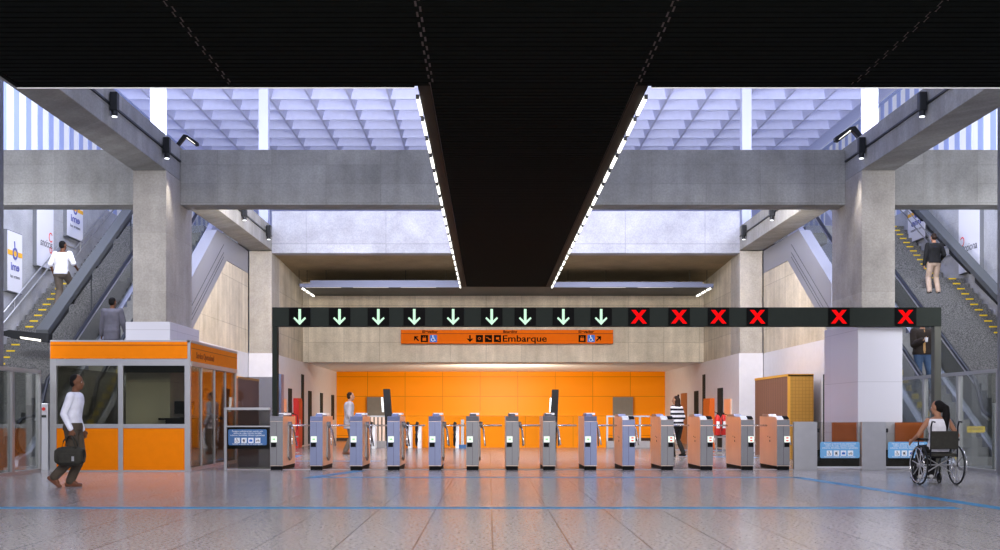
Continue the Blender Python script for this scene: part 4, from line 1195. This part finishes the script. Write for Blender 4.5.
    e = MB().ell((0,0,0), .024, .008, .008, 12, 6); obj('mouth', MB().add([hp(Vector(v)+Vector((0, .083, -.062))) for v in e.v], e.f), 'mouth', t, smooth=True)
    # clothes
    for cname, kind, mat, o_ in P['clothes']:
        mb = MB(); g = o_.get('g', .014)
        if kind == 'top':
            torso(mb, g, -.10 if not o_.get('tuck') else .08, .99 if not o_.get('collar') else 1.08, 1.12)
            if o_.get('arm', 1) > 0:
                for k_ in 'LR': arm(mb, k_, g+.004, o_.get('arm', 1.))
            if o_.get('long'):
                c = tc(-.1); mb.loft([(0, c[1], hz-.22, .20, .145), (0, c[1], hz-.05, .195, .14), (0, c[1], hz+.1, .18, .128)])
        elif kind == 'legs':
            torso(mb, g, -.10, .16); 
            for k_ in 'LR': leg(mb, k_, g+.006, .96, .012)
            mb.ell((0, py, hz-.06), .17, .115, .10)
        elif kind == 'shoes':
            for k_ in 'LR':
                mb = MB(); an = S['an'+k_]
                mb.cap(S['heel'+k_], S['toe'+k_], .038, .031); mb.cap(an+(S['toe'+k_]-an)*.05, S['toe'+k_]*.55+an*.45, .042, .036); bake('shoe', mb, mat, t, vox*.9, 3, .5)
            continue
        elif kind == 'front':
            c0, c1 = tc(.0), tc(.97)
            mb.loft([(0, tc(q)[1]+ry*.62+.012, tc(q)[2], w_, ry*.5+.018) for q, ry, w_ in ((-.05,.118,.05),(.3,.10,.055),(.6,.11,.06),(.9,.105,.05),(1.03,.08,.035))])
        elif kind == 'hair':
            L_ = []
            st = o_.get('style', 'short')
            def he(c, rx, ry, rz):
                m_ = MB().ell((0,0,0), rx, ry, rz, 20, 14); mb.add([hp(Vector(v)+Vector(c)) for v in m_.v], m_.f)
            he((0, -.026, .052), .080, .088, .080); he((0, -.045, .005), .076, .066, .080)
            if st == 'pony':
                he((0, -.05, .02), .086, .085, .10)
                mb.tube([hp(v) for v in ((0,-.10,.05),(0,-.15,.02),(0,-.155,-.12),(.0,-.14,-.30),(.0,-.13,-.50))], .05, 12, rs=[.035,.050,.062,.052,.02])
                he((0,-.11,.05), .035, .035, .035)
            if st == 'bun':
                he((0, -.06, -.04), .090, .080, .15); he((0, -.08, .13), .035, .035, .045); he((0, -.06, -.17), .125, .085, .15)
        sv = vox*(.9 if kind != 'hair' else .9)
        o = bake(cname, mb, mat, t, sv, 3, .5)
    return t, S

# 1 walking man with bag
D1 = 17.45
man, S1 = human('person', 'man in white shirt and olive trousers walking right with a dark bag', (wx(73, D1), D1, 0), -PI/2, dict(
    skin='skin_dark', h=1.75, lean=.03, hipz=.92, ankR=(.09, -.26, .15), ankL=(-.09, -.08, .075), ftR=(0, .8, -.62), fnR=(0, -.62, -.8), ftL=(0, 1, .0),
    wrR=(.25, .06, .88), wrL=(-.25, .06, .86), ebR=(.2, -1, 0), hyaw=0, curl=.9, hdR=(0, .05, -1), headfwd=.03,
    clothes=[('shirt', 'top', 'shirt_white', dict(collar=True, arm=.97, g=.010)), ('trousers', 'legs', 'olive', dict(g=.016)), ('shoes', 'shoes', 'shoe_br', {}), ('hair', 'hair', 'hair', {})]), vox=.008)
def bag():
    t = thing('duffel_bag', 'dark canvas duffel bag held by the walking man in white shirt', 'bag', (wx(72.5, D1)+.06, D1-.27, .33))
    mb = MB(); 
    rg = []
    for q in range(9):
        x = -.215+.43*q/8; e = math.sqrt(max(.0, 1-(abs(q-4)/4.6)**4)); rg.append((x, e))
    for (x, e) in rg: pass
    vs = []; fs = []; n = 20
    for (x, e) in rg:
        for k_ in range(n):
            a = 2*PI*k_/n; c, s_ = math.cos(a), math.sin(a)
            vs.append((x, .10*e*math.copysign(abs(c)**.6, c), .15+.145*e*math.copysign(abs(s_)**.6, s_)))
    for i in range(8):
        for k_ in range(n): fs.append((i*n+k_, (i+1)*n+k_, (i+1)*n+(k_+1)%n, i*n+(k_+1)%n))
    fs += [tuple(range(n))[::-1], tuple(8*n+k_ for k_ in range(n))][::1]
    mb.add(vs, fs); obj('body', mb, 'bag', t, smooth=True)
    for y in (-.07, .05):
        obj('handle', MB().tube([(-.10, y, .26), (-.07, y, .38), (-.02, (y)*.4, .455), (.03, y*.4, .455), (.08, y, .38), (.11, y, .26)], .011, 8), 'bag', t, smooth=True)
    obj('pocket', MB().box(-.13, .13, -.118, -.09, .05, .2), 'bag', t, bevel=.01)
    obj('tag', MB().box(.07, .105, -.128, -.118, .08, .15), 'alu', t)
bag()
# 2 white tee on left stairs
def stairz(d): return RS*(math.floor((d-23)/TR)+1) if d < 23+29*TR else 29*RS
human('person', 'man in white t-shirt climbing the left staircase seen from behind', (wx(61.5, 29.1), 29.1, stairz(29.1)), -.1, dict(
    skin='skin_dark', h=1.78, lean=.05, ankL=(-.11, -.05, .08), ankR=(.11, .22, .245), wrL=(-.26, .10, .92), wrR=(.33, .20, 1.02), hyaw=-.35,
    clothes=[('t_shirt', 'top', 'shirt_tee', dict(arm=.45, g=.024)), ('trousers', 'legs', 'khaki', dict(g=.02)), ('shoes', 'shoes', 'shoe_bk', {}), ('hair', 'hair', 'hair', {})]))
# 3 grey jacket on left escalator
human('person', 'man in dark grey jacket riding the left escalator seen from behind', (wx(112, 27.7), 27.7, 2.2), 0, dict(
    skin='skin_dark', h=1.78, lean=.02, wrL=(-.28, .10, .85), wrR=(.30, .14, .88), hyaw=-.3,
    clothes=[('jacket', 'top', 'greyjacket', dict(arm=1., g=.03, long=True, collar=True)), ('trousers', 'legs', 'blackpants', dict(g=.016)), ('shoes', 'shoes', 'shoe_bk', {}), ('hair', 'hair', 'hair', {})]))
# 4 blazer
human('person', 'man in pale grey blazer standing behind the turnstiles at left', (wx(349, 32), 32, 0), -PI/2+.25, dict(
    skin='skin_mid', h=1.76, lean=.0, ankL=(-.09, .10, .08), ankR=(.09, -.12, .08), wrR=(.25, .08, .88), wrL=(-.22, .24, .98), headfwd=.05,
    clothes=[('blazer', 'top', 'blazer', dict(arm=1., g=.026, long=True, collar=True)), ('trousers', 'legs', 'khaki', dict(g=.014)), ('shoes', 'shoes', 'shoe_br', {}), ('hair', 'hair', 'hair_br', {})]))
# 5 striped woman
human('person', 'woman in striped top and black trousers behind the turnstiles at right', (wx(678, 30), 30, 0), .75, dict(
    skin='skin_mid', h=1.62, fem=True, lean=.05, ankL=(-.08, .10, .08), ankR=(.08, -.14, .10), wrL=(-.12, .28, 1.05), wrR=(.20, .12, .9), hyaw=.3,
    clothes=[('striped_top', 'top', 'striped', dict(arm=.9, g=.024)), ('trousers', 'legs', 'blackpants', dict(g=.010)), ('shoes', 'shoes', 'shoe_bk', {}), ('hair', 'hair', 'hair_br', dict(style='bun'))]))
# 6 black shirt man right stairs
human('person', 'man in black shirt and beige trousers standing on the right staircase', (wx(934, 30.1), 30.1, stairz(30.1)), .05, dict(
    skin='skin_mid', h=1.62, lean=-.01, ankL=(-.13, .0, .08), ankR=(.13, .0, .08), wrL=(-.27, .03, .84), wrR=(.26, .20, 1.0), nod=.2,
    clothes=[('shirt', 'top', 'blacktop', dict(arm=1., g=.022, collar=True)), ('trousers', 'legs', 'beige', dict(g=.014)), ('shoes', 'shoes', 'shoe_bk', {}), ('hair', 'hair', 'hair_br', {})]))
# 7 jacket man descending on right escalator
human('person', 'person in dark jacket and blue jeans holding a cup on the right escalator', (wx(922, 26.6), 26.6, 1.6), PI, dict(
    skin='skin_light', h=1.8, lean=.02, ankL=(-.13, .08, .08), ankR=(.15, -.06, .10), wrR=(.12, .30, 1.18), wrL=(-.28, .06, .9), hdR=(-.6, .5, .3), curl=.8,
    clothes=[('jacket', 'top', 'darkjacket', dict(arm=1., g=.04, collar=True)), ('shirt_front', 'front', 'tanshirt', dict()), ('jeans', 'legs', 'jeans', dict(g=.016)), ('shoes', 'shoes', 'shoe_bk', {}), ('hair', 'hair', 'hair', {})]))
cup = tag(obj('paper_cup', MB().loft([(0,0,0,.028,.028),(0,0,.10,.038,.038)]), 'shoe_wh', loc=(wx(922, 26.6)-.05, 26.6-.40, 1.6+1.18)), 'white paper cup held by the person in the dark jacket', 'cup')
# 9 attendant in the booth
human('person', 'attendant in pale shirt standing inside the booth behind side glass', (wx(205, 25.25), 25.25, .03), -PI/2, dict(
    skin='skin_dark', h=1.68, wrR=(.22, .25, 1.05), wrL=(-.22, .25, 1.05),
    clothes=[('shirt', 'top', 'blazer', dict(arm=1., g=.02, collar=True)), ('trousers', 'legs', 'blackpants', {}), ('shoes', 'shoes', 'shoe_bk', {}), ('hair', 'hair', 'hair', {})]), vox=.014)

# 8 woman in a wheelchair
DW = 17.9; XW = wx(938.5, DW); YAW = .03
human('person', 'woman in white sleeveless top with long ponytail seated in the wheelchair', (XW, DW, 0), YAW, dict(
    skin='skin_mid', h=1.66, fem=True, hipz=.60, hipy=.02, torso=.50, lean=.0, ankL=(-.10, .56, .16), ankR=(.10, .56, .16), kbL=(0, .3, 1), kbR=(0, .3, 1),
    wrL=(-.33, .30, .72), wrR=(.32, .26, .74), hyaw=.75, curl=.6,
    clothes=[('sleeveless_top', 'top', 'shirt_tee', dict(arm=0, g=.014)), ('trousers', 'legs', 'blackpants', dict(g=.012)), ('shoes', 'shoes', 'shoe_wh', {}), ('hair', 'hair', 'hair', dict(style='pony'))]), vox=.009)
def wheelchair():
    t = thing('wheelchair', 'black wheelchair with spoked wheels facing the glass gate at right', 'wheelchair', (XW, DW, 0), YAW)
    R_ = .315
    for s in (-1, 1):
        x = s*.29
        c = (x, .02, R_)
        w = obj('wheel', MB().tube([(x+s*.02*0, .02+R_*.955*math.cos(2*PI*k_/36), R_+R_*.955*math.sin(2*PI*k_/36)) for k_ in range(36)], .015, 8, closed=True), 'black', t, smooth=True)
        obj('push_rim', MB().tube([(x+s*.045, .02+.27*math.cos(2*PI*k_/36), R_+.27*math.sin(2*PI*k_/36)) for k_ in range(36)], .008, 6, closed=True), 'chrome', w, smooth=True)
        sp = MB()
        for k_ in range(8):
            a = 2*PI*k_/8+.2
            sp.tube([(x, .02+.03*math.cos(a), R_+.03*math.sin(a)), (x, .02+.295*math.cos(a), R_+.295*math.sin(a))], .009, 6)
        obj('spokes', sp, 'alu', w); obj('hub', MB().tube([(x-.04, .02, R_), (x+.04, .02, R_)], .03, 12), 'alu', w)
        cw = obj('caster', MB().tube([(s*.20, .44+.075*math.cos(2*PI*k_/20), .088+.075*math.sin(2*PI*k_/20)) for k_ in range(20)], .013, 6, closed=True).tube([(s*.20-.015, .44, .088),(s*.20+.015, .44, .088)], .05, 10).tube([(s*.20, .44, .10),(s*.20, .41, .28)], .012, 6), 'black', t)
        obj('push_handle', MB().tube([(s*.21, -.20, .45), (s*.21, -.22, .92), (s*.21, -.26, 1.0), (s*.21, -.36, .99)], .013, 8), 'rubber', t, smooth=True)
        obj('armrest', MB().box(s*.245-.025, s*.245+.025, -.15, .22, .70, .735).tube([(s*.245, .18, .45), (s*.245, .18, .71)], .011, 6), 'black', t)
        obj('side_frame', MB().tube([(s*.21, -.20, .30), (s*.21, -.20, .46), (s*.21, .36, .46), (s*.19, .46, .30), (s*.18, .54, .10)], .012, 8), 'rail_dark', t, smooth=True)
        obj('footrest', MB().box(min(s*.03, s*.19), max(s*.03, s*.19), .48, .66, .075, .09), 'black', t)
    obj('backrest', MB().prism_x([(-.185,.57),(-.195,.85),(-.235,.85),(-.225,.57)], -.215, .215), 'bag', t, bevel=.01)
    obj('seat', MB().box(-.21, .21, -.18, .30, .455, .50), 'bag', t, bevel=.01)
    obj('cross_brace', MB().tube([(-.20, -.02, .20), (.20, -.02, .44)], .010, 6).tube([(.20, 0, .20), (-.20, 0, .44)], .010, 6).tube([(-.25, .02, .315), (.25, .02, .315)], .010, 6), 'alu', t)
wheelchair()

# ================================================================== LIGHT
w = bpy.data.worlds.new('w'); SC.world = w; w.use_nodes = True
bg = w.node_tree.nodes['Background']; bg.inputs[0].default_value = (.62, .68, 1., 1); bg.inputs[1].default_value = .55
def area(loc, target, sx, sy, power, col=(1,1,1)):
    l = bpy.data.lights.new('area', 'AREA'); l.shape = 'RECTANGLE'; l.size = sx; l.size_y = sy; l.energy = power; l.color = col
    o = bpy.data.objects.new('light', l); COL.objects.link(o); o.location = loc
    o.rotation_euler = (Vector(target)-Vector(loc)).to_track_quat('-Z', 'Y').to_euler(); return o
area((.5, 8.2, 5.0), (.5, 25, 1.6), 12, .6, 520, (1, .96, .93))       # unseen fill lamp added under the front ceiling
area((.5, 4, 4.9), (.5, 10, 0), 16, 1.5, 800, (1, .93, .91))  # lamp added above the view to brighten the near floor
area((.5, -2, 3.5), (.5, 14, .5), 14, 3, 330, (1, .94, .92))            # fill added out of view behind the camera
area((-3.5, 27, 5.6), (-3.5, 40.5, 2.2), 5, .6, 460, (1, .91, .80))  # lamp added to light the header and cream walls, left half
area((4.5, 27, 5.6), (4.5, 40.5, 2.2), 5, .6, 460, (1, .91, .80))  # its added counterpart for the right half
area((.5, 41.6, 1.9), (.5, 48.9, 1.4), 2, .3, 400, (1, .92, .74))  # unseen lamp added to brighten the orange back wall
for xx in (-4, 5):
    area((xx, 12.5, 6.6), (xx*.8, 30, 10), 7, 1.2, 300, (.74, .80, 1))      # hidden fill added above the front ceiling for the beam fronts
    area((xx, 25.4, 6.9), (xx, 29.5, 12), 7, .8, 880, (.72, .78, 1))          # hidden lamps added to light the waffle roof
    area((-10.3 if xx < 0 else 11.4, 19, 5.0), (-10.3 if xx < 0 else 11.4, 26.5, .6), 2, 1, 300, (.92, .94, 1))  # out-of-view fill added for the bay fronts
def spot(loc, target, power, col=(1, .93, .84), ang=80):
    l = bpy.data.lights.new('spot', 'SPOT'); l.energy = power; l.color = col; l.spot_size = math.radians(ang); l.spot_blend = .6; l.shadow_soft_size = .05
    o = bpy.data.objects.new('light', l); COL.objects.link(o); o.location = loc
    o.rotation_euler = (Vector(target)-Vector(loc)).to_track_quat('-Z', 'Y').to_euler()
for sg, x in ((1, XL), (-1, XR)):
    for D in (19.8, 23.2, 26.8, 30.2, 33.6): spot((x+sg*.16, D, 6.18), (x+sg*1.8, D, 0), 150)
# lamps added in the bays, standing in for daylight
area((-9.5, 27, 9.5), (-9.8, 33, 0), 3.5, 6, 600, (.85, .89, 1))
area((10.6, 27, 9.5), (10.9, 33, 0), 3.5, 6, 600, (.85, .89, 1))

# ================================================================== CAMERA
cam = bpy.data.cameras.new('camera'); co = bpy.data.objects.new('camera', cam); COL.objects.link(co)
co.location = (0, 0, EYE); co.rotation_euler = (PI/2, 0, 0)
cam.sensor_width = 36; cam.lens = F/1000*36; cam.shift_x = .011; cam.shift_y = .140
cam.clip_end = 200
SC.camera = co
SC.view_settings.view_transform = 'Standard'; SC.view_settings.look = 'None'
SC.view_settings.exposure = 0; SC.view_settings.gamma = 1
SC.cycles.max_bounces = 8; SC.cycles.transparent_max_bounces = 16
SC.cycles.sample_clamp_indirect = 4
